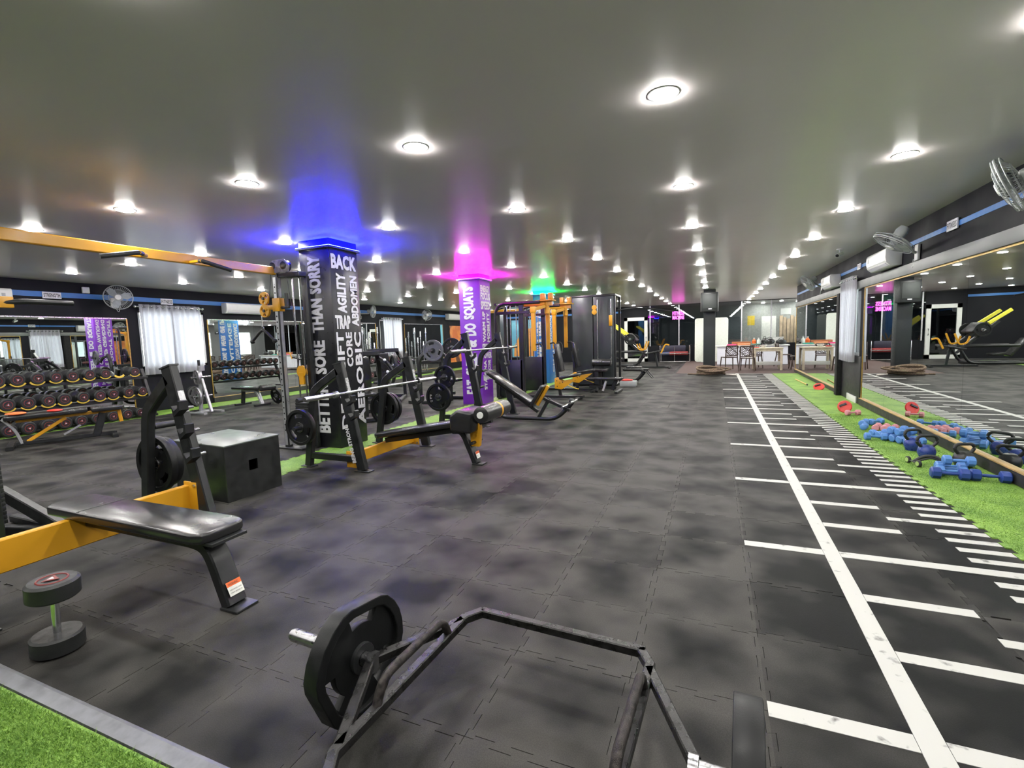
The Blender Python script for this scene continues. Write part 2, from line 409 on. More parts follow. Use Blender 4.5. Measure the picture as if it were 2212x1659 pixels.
# ---- painted ruler marks
def paint_mat():
    m = bpy.data.materials.new('white_floor_paint'); m.use_nodes = True; nt = m.node_tree; b = nt.nodes['Principled BSDF']; L = nt.links.new
    geo = nt.nodes.new('ShaderNodeNewGeometry'); nz = nt.nodes.new('ShaderNodeTexNoise'); nz.inputs['Scale'].default_value = 14; nz.inputs['Detail'].default_value = 6
    L(geo.outputs['Position'], nz.inputs['Vector'])
    cr = nt.nodes.new('ShaderNodeValToRGB'); e = cr.color_ramp.elements; e[0].position = .27; e[0].color = (.10, .10, .09, 1); e[1].position = .38; e[1].color = (.43, .43, .405, 1)
    L(nz.outputs[0], cr.inputs[0]); L(cr.outputs[0], b.inputs['Base Color']); b.inputs['Roughness'].default_value = .6
    return m
PAINT = paint_mat()
def stripe(x0, x1, y0, y1):
    MB().span((x0, y0, -.0005), (x1, y1, .0018)).build('painted_line', PAINT, floor, smooth=False)
TURF_X = 1.668
stripe(.63, .715, .9, 17.1)
for k in range(-1, 11):
    y = 1.86+1.507*k
    def ln(yy, a, b_, w):
        if 0.8 < yy < 17.0: stripe(a, b_, yy-w/2, yy+w/2)
    ln(y, .19, .628, .078); ln(y, .717, TURF_X-.02, .078)
    ln(y+.50, .717, 1.16, .07); ln(y+.985, .717, 1.16, .07)
    for q in range(1, 10):
        ln(y+.1507*q, 1.152 if q == 5 else 1.385, TURF_X-.02, .062)

# ---- turf
def turf_mat():
    m = bpy.data.materials.new('artificial_turf'); m.use_nodes = True; nt = m.node_tree; b = nt.nodes['Principled BSDF']; L = nt.links.new
    geo = nt.nodes.new('ShaderNodeNewGeometry'); nz = nt.nodes.new('ShaderNodeTexNoise'); nz.inputs['Scale'].default_value = 90; nz.inputs['Detail'].default_value = 3
    n2 = nt.nodes.new('ShaderNodeTexNoise'); n2.inputs['Scale'].default_value = 3
    L(geo.outputs['Position'], nz.inputs['Vector']); L(geo.outputs['Position'], n2.inputs['Vector'])
    ad = nt.nodes.new('ShaderNodeMath'); ad.operation = 'MULTIPLY_ADD'; ad.inputs[1].default_value = .4; L(n2.outputs[0], ad.inputs[0]); 
    ml = nt.nodes.new('ShaderNodeMath'); ml.operation = 'MULTIPLY'; ml.inputs[1].default_value = .6; L(nz.outputs[0], ml.inputs[0]); L(ml.outputs[0], ad.inputs[2])
    cr = nt.nodes.new('ShaderNodeValToRGB'); e = cr.color_ramp.elements; e[0].position = .35; e[0].color = (.075, .175, .022, 1); e[1].position = .66; e[1].color = (.26, .43, .075, 1)
    L(ad.outputs[0], cr.inputs[0]); L(cr.outputs[0], b.inputs['Base Color']); b.inputs['Roughness'].default_value = .6; b.inputs['Specular IOR Level'].default_value = .3
    bp = nt.nodes.new('ShaderNodeBump'); bp.inputs['Strength'].default_value = .7; bp.inputs['Distance'].default_value = .01; L(nz.outputs[0], bp.inputs['Height']); L(bp.outputs[0], b.inputs['Normal'])
    return m
TURF = turf_mat()
def jag_rect(x0, x1, y0, y1, sides, amp=.016, step=T/6):
    """turf outline with interlocking teeth along the sides named in sides ('l','r')"""
    def run(xc, ya, yb):
        out = []; n = max(1, int(abs(yb-ya)/step)); s = 1
        for k in range(n):
            a = ya+(yb-ya)*k/n; b_ = ya+(yb-ya)*(k+1)/n; out += [(xc+s*amp, a), (xc+s*amp, b_)]; s = -s
        return out
    return (run(x1, y0, y1) if 'r' in sides else [(x1, y0), (x1, y1)]) + (run(x0, y1, y0) if 'l' in sides else [(x0, y1), (x0, y0)])
def turf(name, label, poly, blade_rect=None, density=0, hb=.016):
    o = tag(MB().prism(poly, (0, 0, -.006), (1, 0, 0), (0, 1, 0), .009).build(name, TURF, smooth=False), label, 'turf')
    if blade_rect:
        x0, x1, y0, y1 = blade_rect; n = int((x1-x0)*(y1-y0)*density); vs2, fs2 = [], []
        for k in range(n):
            x, y = random.uniform(x0, x1), random.uniform(y0, y1); a = random.uniform(0, 2*PI); w = .0016; h_ = random.uniform(.5, 1)*hb
            lx, ly = random.gauss(0, .5)*hb, random.gauss(0, .5)*hb; c, s = math.cos(a)*w, math.sin(a)*w; i = len(vs2)
            vs2 += [(x-c, y-s, .002), (x+c, y+s, .002), (x+lx, y+ly, .002+h_)]; fs2.append((i, i+1, i+2))
        me = bpy.data.meshes.new('grass_pile'); me.from_pydata(vs2, [], fs2); tag(link('grass_pile', me, TURF, o, None), kind='stuff')
    return o
turf('turf_runner', 'green turf strip between the ruler marks and the right mirrors', jag_rect(TURF_X, RW-.02, .9, 17.1, 'l'), (TURF_X+.02, RW-.1, 3.0, 9.0), 20000, .009)
turf('turf_runner', 'single-tile green turf strip running under the benches and the lettered columns', jag_rect(TX0-10*T, TX0-9*T, 1.02, 23.0, 'lr'))
turf('turf_runner', 'green turf strip along the wall under the dumbbell rack', jag_rect(LW+.02, TX0-22*T, -1.0, 23.0, 'r'))
turf('turf_mat', 'corner of thick green turf behind the metal edging strip', [(-4.2, .1), (-1.0, .1), (-1.0, .895), (-4.2, .895)], (-3.3, -1.3, .5, .885), 52000, .02)
es = tag(MB().prism([(0, 0), (.075, 0), (.062, .016), (.05, .02), (.0, .012)], (-4.2, .90, -.004), (0, 1, 0), (0, 0, 1), 3.2).build('edging_strip', mat('scuffed_aluminium', (.15, .155, .17), .5, .4, var=.2, scale=26), smooth=False), 'scuffed metal edging strip between turf and black rubber floor', 'edging strip')
struct(MB().span((-1.2, 17.12, -.008), (6.0, FY, .002)).build('trim_1', CARP, sharp=0))

# ---- walls
def wall_y(name, x0, x1, y0, y1, holes, m):
    """wall along Y between x0 and x1 (thickness), with rectangular holes (ya,yb,za,zb)"""
    b = MB(); y = y0
    for (ya, yb, za, zb) in sorted(holes):
        b.span((x0, y, 0), (x1, ya, CE)); b.span((x0, ya, 0), (x1, yb, za)); b.span((x0, ya, zb), (x1, yb, CE)); y = yb
    b.span((x0, y, 0), (x1, y1, CE)); return struct(b.build(name, m, sharp=0))
wall_y('wall_left', LW-.16, LW, BY, FY, [(6.56, 8.02, .95, 2.22), (14.72, 16.02, .95, 2.2)], DKW)
wall_y('wall_right', RW, RW+.16, BY, 17.8, [(10.42, 11.45, .85, 2.2)], DKW)
struct(MB().span((LW-.16, BY-.16, 0), (RW+.16, BY, CE)).build('wall_back', DKW, sharp=0))
b = MB(); b.span((LW-.16, FY, 0), (-4.15, FY+.14, CE)); b.span((-3.0, FY, 0), (6.0, FY+.1, .78)); b.span((-4.15, FY, 2.16), (-3.0, FY+.1, CE))
struct(b.build('wall_front', DKW, sharp=0))
wall_y('wall_side', 6.0, 6.16, 17.64, 28.0, [(18.6, 20.6, .8, 2.3), (21.4, 23.4, .8, 2.3)], GRW)
struct(MB().span((RW+.16, 17.64, 0), (6.0, 17.8, CE)).build('wall_return', GRW, sharp=0))
struct(MB().span((-4.3, 27.8, 0), (6.0, 28.0, CE)).build('wall_beyond', mat('grey_green_wall', (.36, .37, .35), .6), sharp=0))
struct(MB().span((-4.3, FY+.14, 0), (-4.15, 27.8, CE)).build('wall_beyond_side', DKW, sharp=0))
# window frames in the wall openings
def window(n, X, y0, y1, z0, z1, into):
    w = struct(MB().span((X+into*.02, y0, z0), (X+into*.07, y0+.05, z1)).span((X+into*.02, y1-.05, z0), (X+into*.07, y1, z1)).span((X+into*.02, y0, z0), (X+into*.07, y1, z0+.05)).span((X+into*.02, y0, z1-.05), (X+into*.07, y1, z1)).span((X+into*.03, (y0+y1)/2-.025, z0), (X+into*.06, (y0+y1)/2+.025, z1)).build('window_%d' % n, WHP, smooth=False))
    w['_o'] = (0, 0, 0)
    for a, b_ in ((y0+.05, (y0+y1)/2-.025), ((y0+y1)/2+.025, y1-.05)):
        MB().span((X+into*.042, a, z0+.05), (X+into*.048, b_, z1-.05)).build('pane', GLS2, w, smooth=False)
window(1, LW, 6.56, 8.02, .95, 2.22, -1); window(2, LW, 14.72, 16.02, .95, 2.2, -1); window(3, RW, 10.42, 11.45, .85, 2.2, 1); window(5, 6.0, 18.6, 20.6, .8, 2.3, 1); window(6, 6.0, 21.4, 23.4, .8, 2.3, 1)
# far glazed partition
mul = [-3.0, -2.9, -1.57, -.2, 1.12, 2.31, 3.63, 4.9, 5.97]
gz = struct(MB().span((-4.15, FY-.01, CE-.03), (6, FY+.04, CE)).build('window_4', mat('dark_head_rail', (.02, .015, .014), .5), smooth=False)); gz['_o'] = (0, 0, 0)
for x in mul[1:-1]:
    MB().span((x-.022, FY-.03, .74 if x != -.2 else .78), (x+.022, FY+.03, CE-.03)).build('mullion', mat('pale_aluminium', (.55, .55, .58), .35, .5), gz, smooth=False)
for a, b_ in zip(mul[1:-1], mul[2:]):
    MB().span((a+.022, FY-.004, .78), (b_-.022, FY+.004, CE-.03)).build('pane', GLS if a < 1 else GLS2, gz, smooth=False)
MB().span((-3.0, FY-.004, .78), (-2.92, FY+.004, CE-.03)).build('pane', GLS, gz, smooth=False)
# white framed glass door
dr = struct(MB().span((-4.13, FY-.06, 0), (-3.98, FY+.02, 2.16)).span((-3.17, FY-.06, 0), (-3.02, FY+.02, 2.16)).span((-4.13, FY-.06, 2.0), (-3.02, FY+.02, 2.16)).span((-4.13, FY-.06, 0), (-3.02, FY+.02, .16)).build('door_1', WHP, smooth=False)); dr['_o'] = (0, 0, 0)
MB().span((-3.98, FY-.03, .16), (-3.17, FY-.022, 2.0)).build('pane', GLS, dr, smooth=False)
MB().tube(fillet([(-3.09, FY-.06, .95), (-3.09, FY-.11, .95), (-3.09, FY-.11, 1.2), (-3.09, FY-.06, 1.2)], .02), .012).build('door_handle', BLK, dr)
# blue stripes
def stripe_y(n, X, side, y0, y1, z0, z1): struct(MB().span((X, y0, z0), (X+side*.006, y1, z1)).build('trim_%d' % n, SBLUE, smooth=False))
stripe_y(2, LW, 1, BY, 23.9, 2.405, 2.50); stripe_y(3, RW, -1, BY, 17.7, 2.42, 2.475)
struct(MB().span((LW+.4, FY-.006, 2.40), (-4.3, FY, 2.49)).build('trim_4', SBLUE, smooth=False))
# grey ledge over the right mirrors
struct(MB().span((RW-.045, BY, 2.05), (RW, 17.75, 2.185)).build('trim_5', BEAM, bevel=.004))
struct(MB().span((RW-.03, 10.2, 0), (RW, 11.5, .85)).build('trim_6', BWD, bevel=.004))
struct(MB().span((RW-.12, 11.50, 0), (RW, 11.70, 2.05)).build('trim_7', BLACKHOLE, bevel=.004))
struct(MB().span((RW-.05, 10.37, 0), (RW-.03, 11.0, .12)).build('trim_8', WHP, bevel=.003))
struct(MB().span((-10.9, 23.2, 0), (-10.35, 23.7, CE)).build('trim_9', mat('grey_pilaster', (.045, .05, .055), .5), smooth=False))

# ---- ceiling downlights
lamp0 = None
for c in range(-7, 1):
    for d in range(-2, 12):
        x, y = 1.361+c*1.636, 2.958+d*1.868
        if lamp0 is None:
            lamp0 = thing('ceiling_downlight', 'round white LED downlight flush in the grey ceiling', 'ceiling light', (x, y, CE), 'grid of ceiling downlights')
            MB().lathe([(.090, 0), (.089, .6), (.084, 1), (.076, 1)], (x, y, CE), (x, y, CE-.004), 32).build('trim_ring', mat('grey_trim_ring', (.3, .3, .29), .6, spec=.1), lamp0)
            MB().lathe([(.076, 0), (.075, .3), (.066, .8), (.004, 1.0)], (x, y, CE-.003), (x, y, CE-.013), 16).build('diffuser', LAMP, lamp0)
            o = lamp0
        else: dup(lamp0, (x, y, CE))
for x, y in ((4.2, 19.6), (4.2, 21.6), (4.2, 23.4), (1.5, 26.2), (4.4, 26.2), (2.9, 26.2), (2.2, 27.2), (3.7, 27.2)): dup(lamp0, (x, y, CE))  # those beyond the far glass are added to brighten the back room

# ================================================================== WALL FITTINGS
def mirror(name, label, X, side, y0, y1, z0, z1, npan, edge, base=False):
    t = thing(name, label, 'mirror', (X, (y0+y1)/2, z0))
    w = (y1-y0)/npan
    for k in range(npan):
        MB().span((X+side*.004, y0+k*w+.0015, z0), (X+side*.012, y0+(k+1)*w-.0015, z1)).build('pane', MIR, t, smooth=False)
    MB().span((X+side*.001, y0-.01, z1), (X+side*.02, y1+.01, z1+.022)).build('top_trim', edge, t, smooth=False)
    for y in (y0, y1): MB().span((X+side*.001, y-.02 if y == y0 else y, z0), (X+side*.02, y if y == y0 else y+.02, z1)).build('side_trim', GOLD, t, smooth=False)
    if base:
        MB().span((X+side*.002, y0-.02, 0.01), (X+side*.045, y1+.02, z0-.012)).build('base_ledge', BWD, t, smooth=False)
        MB().span((X+side*.002, y0-.02, z0-.012), (X+side*.05, y1+.02, z0-.001)).build('ledge_top', WOOD, t, smooth=False)
    return t
mirror('wall_mirror', 'long wall mirror beside the turf with the kettlebells and blue dumbbells before it', RW, -1, -1.0, 10.14, .13, 2.03, 9, GOLD, True)
mirror('wall_mirror', 'wall mirror with a pine ledge between the far curtain and the wooden tables', RW, -1, 11.78, 17.72, .10, 2.03, 5, GOLD, True)
mirror('wall_mirror', 'wall mirror behind the long dumbbell rack', LW, 1, .6, 6.32, .14, 2.02, 4, STL, True)
mirror('wall_mirror', 'wide wall mirror under the air conditioner behind the cable machine', LW, 1, 8.1, 14.45, .14, 2.04, 5, STL, True)
mirror('wall_mirror', 'wall mirror behind the row of standing barbells', LW, 1, 16.25, 19.2, .14, 2.05, 3, STL, True)

def curtain(label, X, side, y0, y1, z0, z1, folds, ztop):
    t = thing('curtain', label, 'curtain', (X, (y0+y1)/2, z0))
    mid = (y0+y1)/2; xc = X+side*.10
    MB().cyl((xc, y0-.08, ztop-.05), (xc, y1+.08, ztop-.05), .014, n=12).build('rod', CHR, t)
    for e in (y0-.08, y1+.08): MB().blob((xc, e, ztop-.05), (.03, .03, .03)).build('finial', CHR, t)
    for k, (a, b_) in enumerate(((y0, mid+.01), (mid-.01, y1))):
        n = folds*10; rows = 14; vs_, fs_ = [], []
        for i in range(rows+1):
            z = ztop+(z0-ztop)*i/rows; f = i/rows
            for j in range(n+1):
                u = j/n; y = a+(b_-a)*u; amp = .035+.02*f*math.sin(3*u+k*2)
                vs_.append((xc+math.sin(2*PI*folds*u+.5*math.sin(4*f+k))*amp, y+.01*math.sin(6*u+3*f), z))
        for i in range(rows):
            for j in range(n): fs_.append((i*(n+1)+j, (i+1)*(n+1)+j, (i+1)*(n+1)+j+1, i*(n+1)+j+1))
        mb = MB().add(vs_, fs_); p = mb.build('curtain_panel', CLOTH, t, sharp=180)
        for q in range(folds*2):
            yy = a+(b_-a)*(q+.5)/(folds*2)
            MB().tube([(xc+.028*math.cos(w), yy, ztop-.05+.028*math.sin(w)) for w in [2*PI*s/10 for s in range(10)]], .007, 6, closed=True, upv=(0, 1, 0)).build('eyelet', CHR, p)
    return t
curtain('pair of grey eyelet curtains on the window beside the dumbbell rack', LW, 1, 6.54, 7.86, .82, 2.32, 5, 2.34)
curtain('pale curtain on the window with the barbells standing to either side', LW, 1, 14.8, 15.95, .62, 2.26, 4, 2.28)
curtain('grey curtain hanging between the two mirrors above the kettlebell turf', RW, -1, 10.42, 11.4, .74, 2.27, 4, 2.29)

def ac(label, X, side, y0, y1, z0, z1):
    t = thing('air_conditioner', label, 'air conditioner', (X, (y0+y1)/2, z0))
    h = z1-z0; pr = [(0, 0), (.13, 0), (.185, .05), (.20, .12), (.20, h-.03), (.18, h), (0, h)]
    mb = MB(); a = [(X+side*x, y0, z0+z) for x, z in pr]; b_ = [(X+side*x, y1, z0+z) for x, z in pr]; n = len(pr)
    mb.add(a+b_, [tuple(range(n)), tuple(range(2*n-1, n-1, -1))]+[(i, n+i, n+(i+1) % n, (i+1) % n) for i in range(n)])
    mb.build('housing', WHP, t, bevel=.012)
    MB().box((X+side*.165, (y0+y1)/2, z0+.03), (.008, (y1-y0)*.9, .05), Matrix.Rotation(side*.75, 3, 'Y')).build('louvre', WHT, t, smooth=False)
    MB().box((X+side*.2005, y1-.12, z0+.16), (.003, .05, .05)).build('display', GRP, t, smooth=False)
    MB().box((X+side*.2005, (y0+y1)/2, z0+.075), (.003, (y1-y0)*.96, .004)).build('panel_seam', GRP, t, smooth=False)
    return t
ac('white air conditioner right of the curtain beside the dumbbell rack', LW, 1, 8.5, 9.62, 2.21, 2.47)
ac('white air conditioner above the end of the long dumbbell rack', LW, 1, 3.35, 4.5, 2.23, 2.50)
ac('white air conditioner near the far corner by the orange mural', LW, 1, 19.5, 20.9, 2.28, 2.56)
ac('white air conditioner under the tilted fan above the long right mirror', RW, -1, 8.42, 9.36, 2.215, 2.47)
ac('white air conditioner beside the far fan above the pine-ledged mirror', RW, -1, 12.0, 12.92, 2.22, 2.48)

def fan(label, c, aim, mount, r=.21):
    """wall fan: cage centre c facing aim, bracket at mount"""
    t = thing('wall_fan', label, 'fan', mount)
    c, aim, mount = V(c), V(aim).normalized(), V(mount); sd, u2 = frame(aim, V((0, 0, 1)))
    def ring(rad, off, tr, n=40): return [c+aim*off+(sd*math.cos(2*PI*k/n)+u2*math.sin(2*PI*k/n))*rad for k in range(n)]
    cage = MB()
    for rad, off, tr in ((r, 0, .007), (r*.985, .02, .004), (r*.985, -.03, .004), (r*.62, .045, .0025), (r*.3, .055, .0025), (r*.66, -.06, .0025)):
        cage.tube(ring(rad, off, tr), tr, 6, closed=True, upv=aim)
    for k in range(44):
        d = sd*math.cos(2*PI*k/44)+u2*math.sin(2*PI*k/44)
        cage.tube([c+d*.05+aim*.058, c+d*r*.62+aim*.045, c+d*r+aim*.006], .0017, 4)
        cage.tube([c+d*.06-aim*.075, c+d*r*.66-aim*.06, c+d*r-aim*.006], .0017, 4)
    cage.build('cage', FANP, t)
    MB().lathe([(.0, 0), (.05, .0), (.055, .4), (.045, 1), (0, 1)], c+aim*.05, c+aim*.068, 20).build('badge', WHP, t)
    bl = MB()
    for k in range(3):
        an = 2*PI*k/3+.3; d = sd*math.cos(an)+u2*math.sin(an); e = aim.cross(d)
        pts = [(.035, -.03, .012), (.12, -.075, .02), (r*.9, -.06, .015), (r*.93, .03, -.008), (.12, .06, -.018), (.035, .03, -.01)]
        tp = [c+d*x+e*y+aim*(z+.002) for x, y, z in pts]; bt = [p-aim*.004 for p in tp]
        bl.add(tp+bt, [tuple(range(6)), tuple(range(11, 5, -1))]+[(i, 6+i, 6+(i+1) % 6, (i+1) % 6) for i in range(6)])
    bl.cyl(c-aim*.02, c+aim*.03, .036)
    bl.build('blades', mat('fan_blade', (.33, .36, .36), .35), t)
    MB().lathe([(.03, 0), (.062, .15), (.068, .6), (.05, .95), (.02, 1)], c-aim*.06, c-aim*.22, 20).build('motor', FANP, t)
    back = c-aim*.15; nrm = V((mount.x-c.x, 0, 0)).normalized()
    MB().tube(fillet([back, back+V((0, 0, -.08)), mount+V((-nrm.x*.05, 0, -.03)), mount+V((-nrm.x*.01, 0, -.03))], .05), .018).build('arm', GRP, t)
    MB().box(mount+V((-nrm.x*.018, 0, -.03)), (.03, .11, .20)).build('wall_plate', WHP, t, bevel=.008)
    MB().tube(fillet([mount+V((-nrm.x*.03, .02, -.12)), mount+V((-nrm.x*.05, .06, -.24)), mount+V((-nrm.x*.02, .12, -.1))], .06), .004, 6).build('pull_cord', WHP, t)
    return t
fan('oscillating fan between the dumbbell mirror and the curtain', (LW+.42, 6.0, 2.43), (.8, -.5, -.05), (LW+.002, 6.12, 2.38), .235)
fan('small wall fan left of the pale curtain behind the black column', (LW+.36, 13.95, 2.44), (.8, .25, -.1), (LW+.002, 13.6, 2.40))
fan('small wall fan right of the pale curtain on the dark wall', (LW+.36, 17.4, 2.43), (.8, -.6, -.05), (LW+.002, 17.7, 2.40), .22)
fan('wall fan high above the nearest stretch of the long right mirror', (2.02, 4.90, 2.40), (-.80, .50, -.38), (RW-.002, 4.75, 2.45), .215)
fan('wall fan tilted downward above the white air conditioner', (2.02, 7.45, 2.39), (-.50, .02, -.80), (RW-.002, 7.82, 2.33), .225)
fan('far wall fan beyond the last air conditioner', (2.02, 13.45, 2.44), (-.7, -.15, -.55), (RW-.002, 13.8, 2.40))

# signs on the stripes, switch boxes
def wall_sign(label, X, side, yc, zc, w, h, words):
    t = thing('wall_sign', label, 'sign', (X, yc, zc-h/2))
    n = 8
    MB().box((X+side*.012, yc, zc), (.012, w, h)).build('board', mat('sign_white', (.55, .56, .58), .5), t, smooth=False)
    if words: text(words, BLK, t, (X+side*.0195, yc-w*.44 if side > 0 else yc+w*.44, zc-h*.3), (0, 1 if side > 0 else -1, 0), (0, 0, 1), w*.88, h*.6, .02)
    return t
wall_sign('small white sign on the blue stripe left of the curtain fan', LW+.006, 1, 5.12, 2.435, .28, .12, 'STRENGTH')
wall_sign('small white FITNESS sign on the blue stripe above the curtain', LW+.006, 1, 7.18, 2.43, .26, .13, 'FITNESS')
wall_sign('small white sign on the blue stripe above the long right mirror', RW-.006, -1, 6.85, 2.45, .26, .11, 'FITNESS')
wall_sign('small white sign on the blue stripe beside the right-hand curtain', RW-.006, -1, 10.55, 2.45, .22, .10, 'FITNESS')
for lab, X, s, y, z in (('white switch box above the curtain fan', LW, 1, 5.66, 2.57), ('white switch box right of the air conditioner by the curtain', LW, 1, 9.75, 2.57), ('white socket box by the fan behind the black column', LW, 1, 13.3, 2.55)):
    tag(MB().box((X+s*.022, y, z), (.04, .12, .12)).build('switch_box', WHP, bevel=.008), lab, 'switch box')
t = thing('security_camera', 'small white security camera under the ceiling above the far fan', 'camera', (1.95, 9.9, CE-.12))
MB().cyl((1.95, 9.9, CE-.001), (1.95, 9.9, CE-.02), .05).build('base', WHP, t); MB().tube([(1.95, 9.9, CE-.02), (1.95, 9.9, CE-.08)], .012).build('stem', WHP, t)
MB().cyl((1.99, 9.97, CE-.075), (1.90, 9.82, CE-.125), .034).build('body', WHP, t); MB().cyl((1.90, 9.82, CE-.125), (1.897, 9.815, CE-.127), .026).build('lens', BLK, t)

# murals (generic stand-ins)
def mural_mat(name, bgc, fgc, fg2, sc):
    m = bpy.data.materials.new(name); m.use_nodes = True; nt = m.node_tree; b = nt.nodes['Principled BSDF']; L = nt.links.new
    tc = nt.nodes.new('ShaderNodeTexCoord'); nz = nt.nodes.new('ShaderNodeTexNoise'); nz.inputs['Scale'].default_value = sc; nz.inputs['Detail'].default_value = 2
    L(tc.outputs['Object'], nz.inputs['Vector']); cr = nt.nodes.new('ShaderNodeValToRGB'); e = cr.color_ramp.elements
    e[0].position = .40; e[0].color = (*bgc, 1); e[1].position = .60; e[1].color = (*fg2, 1); x = e.new(.5); x.color = (*fgc, 1)
    L(nz.outputs[0], cr.inputs[0]); L(cr.outputs[0], b.inputs['Base Color']); b.inputs['Roughness'].default_value = .5; return m
tag(MB().span((LW+.001, 19.85, .3), (LW+.01, 22.9, 2.02)).build('mural_print', mural_mat('mural_orange', (.45, .12, .03), (.60, .22, .05), (.10, .04, .03), 1.4), smooth=False), 'orange printed mural on the side wall near the far corner', 'mural')
mu = thing('mural_print', 'blue printed mural with a large orange shape on the end wall', 'mural', (-8, FY, .3))
MB().span((-10.2, FY-.012, .3), (-8.2, FY-.002, 2.3)).build('backdrop', mural_mat('mural_blue', (.10, .30, .42), (.16, .42, .52), (.05, .14, .30), .6), mu, smooth=False)
MB().prism([(-10.1, .35), (-10.05, .9), (-9.8, 1.4), (-9.5, 1.55), (-9.35, 1.8), (-9.05, 1.85), (-8.85, 1.6), (-8.6, 1.45), (-8.4, 1.0), (-8.3, .35)], (0, FY-.013, 0), (1, 0, 0), (0, 0, 1), .004).build('orange_shape', mat('mural_skin', (.62, .26, .05), .5, var=.35, scale=1.5), mu, smooth=False)

# ================================================================== COLUMNS
def column(label, x0, x1, y0, y1, face, led, ledname, zt=CE):
    t = thing('column', label, 'column', ((x0+x1)/2, (y0+y1)/2, 0))
    MB().span((x0, y0, .0), (x1, y1, zt)).build('shaft', face, t, bevel=.006)
    if led:
        k = .032; z0, z1 = CE-.12, CE-.095
        MB().span((x0-k, y0-k, z0), (x1+k, y0, z1)).span((x0-k, y1, z0), (x1+k, y1+k, z1)).span((x0-k, y0, z0), (x0, y1, z1)).span((x1, y0, z0), (x1+k, y1, z1)).build('led_cove', face, t, smooth=False)
        e = .028
        MB().span((x0-e, y0-e, z1), (x1+e, y0-.004, z1+.006)).span((x0-e, y1+.004, z1), (x1+e, y1+e, z1+.006)).span((x0-e, y0, z1), (x0-.004, y1, z1+.006)).span((x1+.004, y0, z1), (x1+e, y1, z1+.006)).build('led_strip', emission('led_'+ledname, led[0], led[1]), t, smooth=False)
    return t
def vtext(t, s, m, face, a, z0, z1, b0, b1, bold=.036):
    """word reading upwards; face ('-y','+x','-x'), b0..b1 across the face (letter foot to head seen from the front, right to left)"""
    if face == '-y': text(s, m, t, (b1, a, z0), (0, 0, 1), (-1, 0, 0), z1-z0, b1-b0, bold)
    if face == '+x': text(s, m, t, (a, b1, z0), (0, 0, 1), (0, -1, 0), z1-z0, b1-b0, bold)
    if face == '-x': text(s, m, t, (a, b0, z0), (0, 0, 1), (0, 1, 0), z1-z0, b1-b0, bold)
def htext(t, s, m, face, a, z0, z1, b0, b1, bold=.036):
    if face == '+x': text(s, m, t, (a, b0, z0), (0, 1, 0), (0, 0, 1), b1-b0, z1-z0, bold)
    if face == '-x': text(s, m, t, (a, b1, z0), (0, -1, 0), (0, 0, 1), b1-b0, z1-z0, bold)
    if face == '-y': text(s, m, t, (b0, a, z0), (1, 0, 0), (0, 0, 1), b1-b0, z1-z0, bold)
CX0, CX1 = -5.0, -4.5
# black
CB = mat('black_column_vinyl', (.006, .0065, .009), .35, var=.05)
c1 = column('black column with white lettering and blue light at its head', CX0, CX1, 4.86, 5.38, CB, ((.0006, .001, 1.0), 2000.0), 'blue')
f = 4.86-.004; g = CX1+.004; h_ = CX0-.004
vtext(c1, 'BETTER', WHT, '-y', f, .20, .86, CX0+.13, CX1-.16); vtext(c1, 'SORE', WHT, '-y', f, .98, 1.42, CX0+.13, CX1-.16); vtext(c1, 'THAN', WHT, '-y', f, 1.52, 1.96, CX0+.13, CX1-.16); vtext(c1, 'SORRY', WHT, '-y', f, 2.02, 2.50, CX0+.13, CX1-.16)
htext(c1, 'BACK', WHT, '+x', g, 2.33, 2.52, 4.88, 5.34); vtext(c1, 'AGILITY', WHT, '+x', g, 1.77, 2.28, 4.95, 5.12); vtext(c1, 'ABDOMEN', WHT, '+x', g, 1.60, 2.27, 5.20, 5.34)
htext(c1, 'TRAP', WHT, '+x', g, 1.56, 1.74, 4.89, 5.17, .03); vtext(c1, 'DEADLIFT', WHT, '+x', g, .25, 1.52, 4.89, 5.02); vtext(c1, 'CORE', WHT, '+x', g, 1.06, 1.52, 5.06, 5.18); vtext(c1, 'AEROBIC', WHT, '+x', g, .25, 1.52, 5.22, 5.36)
# purple
CP = mat('purple_column_vinyl', (.15, .02, .36), .4, var=.05)
c2 = column('purple column with white lettering and magenta light at its head', -4.93, -4.45, 8.99, 9.5, CP, ((1.0, .0008, .85), 900.0), 'magenta')
f = 8.99-.004; g = -4.45+.004; h_ = -4.93-.004
for w, a, b_ in (('EAT', .22, .52), ('SLEEP', .62, 1.12), ('&', 1.2, 1.36), ('DO', 1.44, 1.70), ('SQUATS', 1.78, 2.45)): vtext(c2, w, WHT, '-y', f, a, b_, -4.83, -4.55)
for w, a, b_ in (('ENERGY', 2.34, 2.48), ('FOCUS', 2.18, 2.33), ('SPEED', 1.98, 2.15), ('STRENGTH', 1.12, 1.27), ('POWER', .96, 1.09), ('BALANCE', .5, .62)): htext(c2, w, WHT, '+x', g, a, b_, 9.03, 9.46, .03)
vtext(c2, 'WARM UP', WHT, '+x', g, 1.30, 1.94, 9.07, 9.21); vtext(c2, 'MOBILITY', WHT, '+x', g, 1.30, 1.92, 9.27, 9.41); vtext(c2, 'STAMINA', WHT, '+x', g, .30, .92, 9.07, 9.2); vtext(c2, 'ACTIVE', WHT, '+x', g, .65, .92, 9.27, 9.4)
vtext(c2, 'HEALTH ON KEEP WALKING', WHT, '-x', h_, .3, 2.35, 9.04, 9.14); vtext(c2, 'ELEVATE KEEP GRINDING', WHT, '-x', h_, .3, 2.35, 9.19, 9.29); vtext(c2, 'NEVER DON\'T QUIT', WHT, '-x', h_, .3, 2.35, 9.34, 9.44)
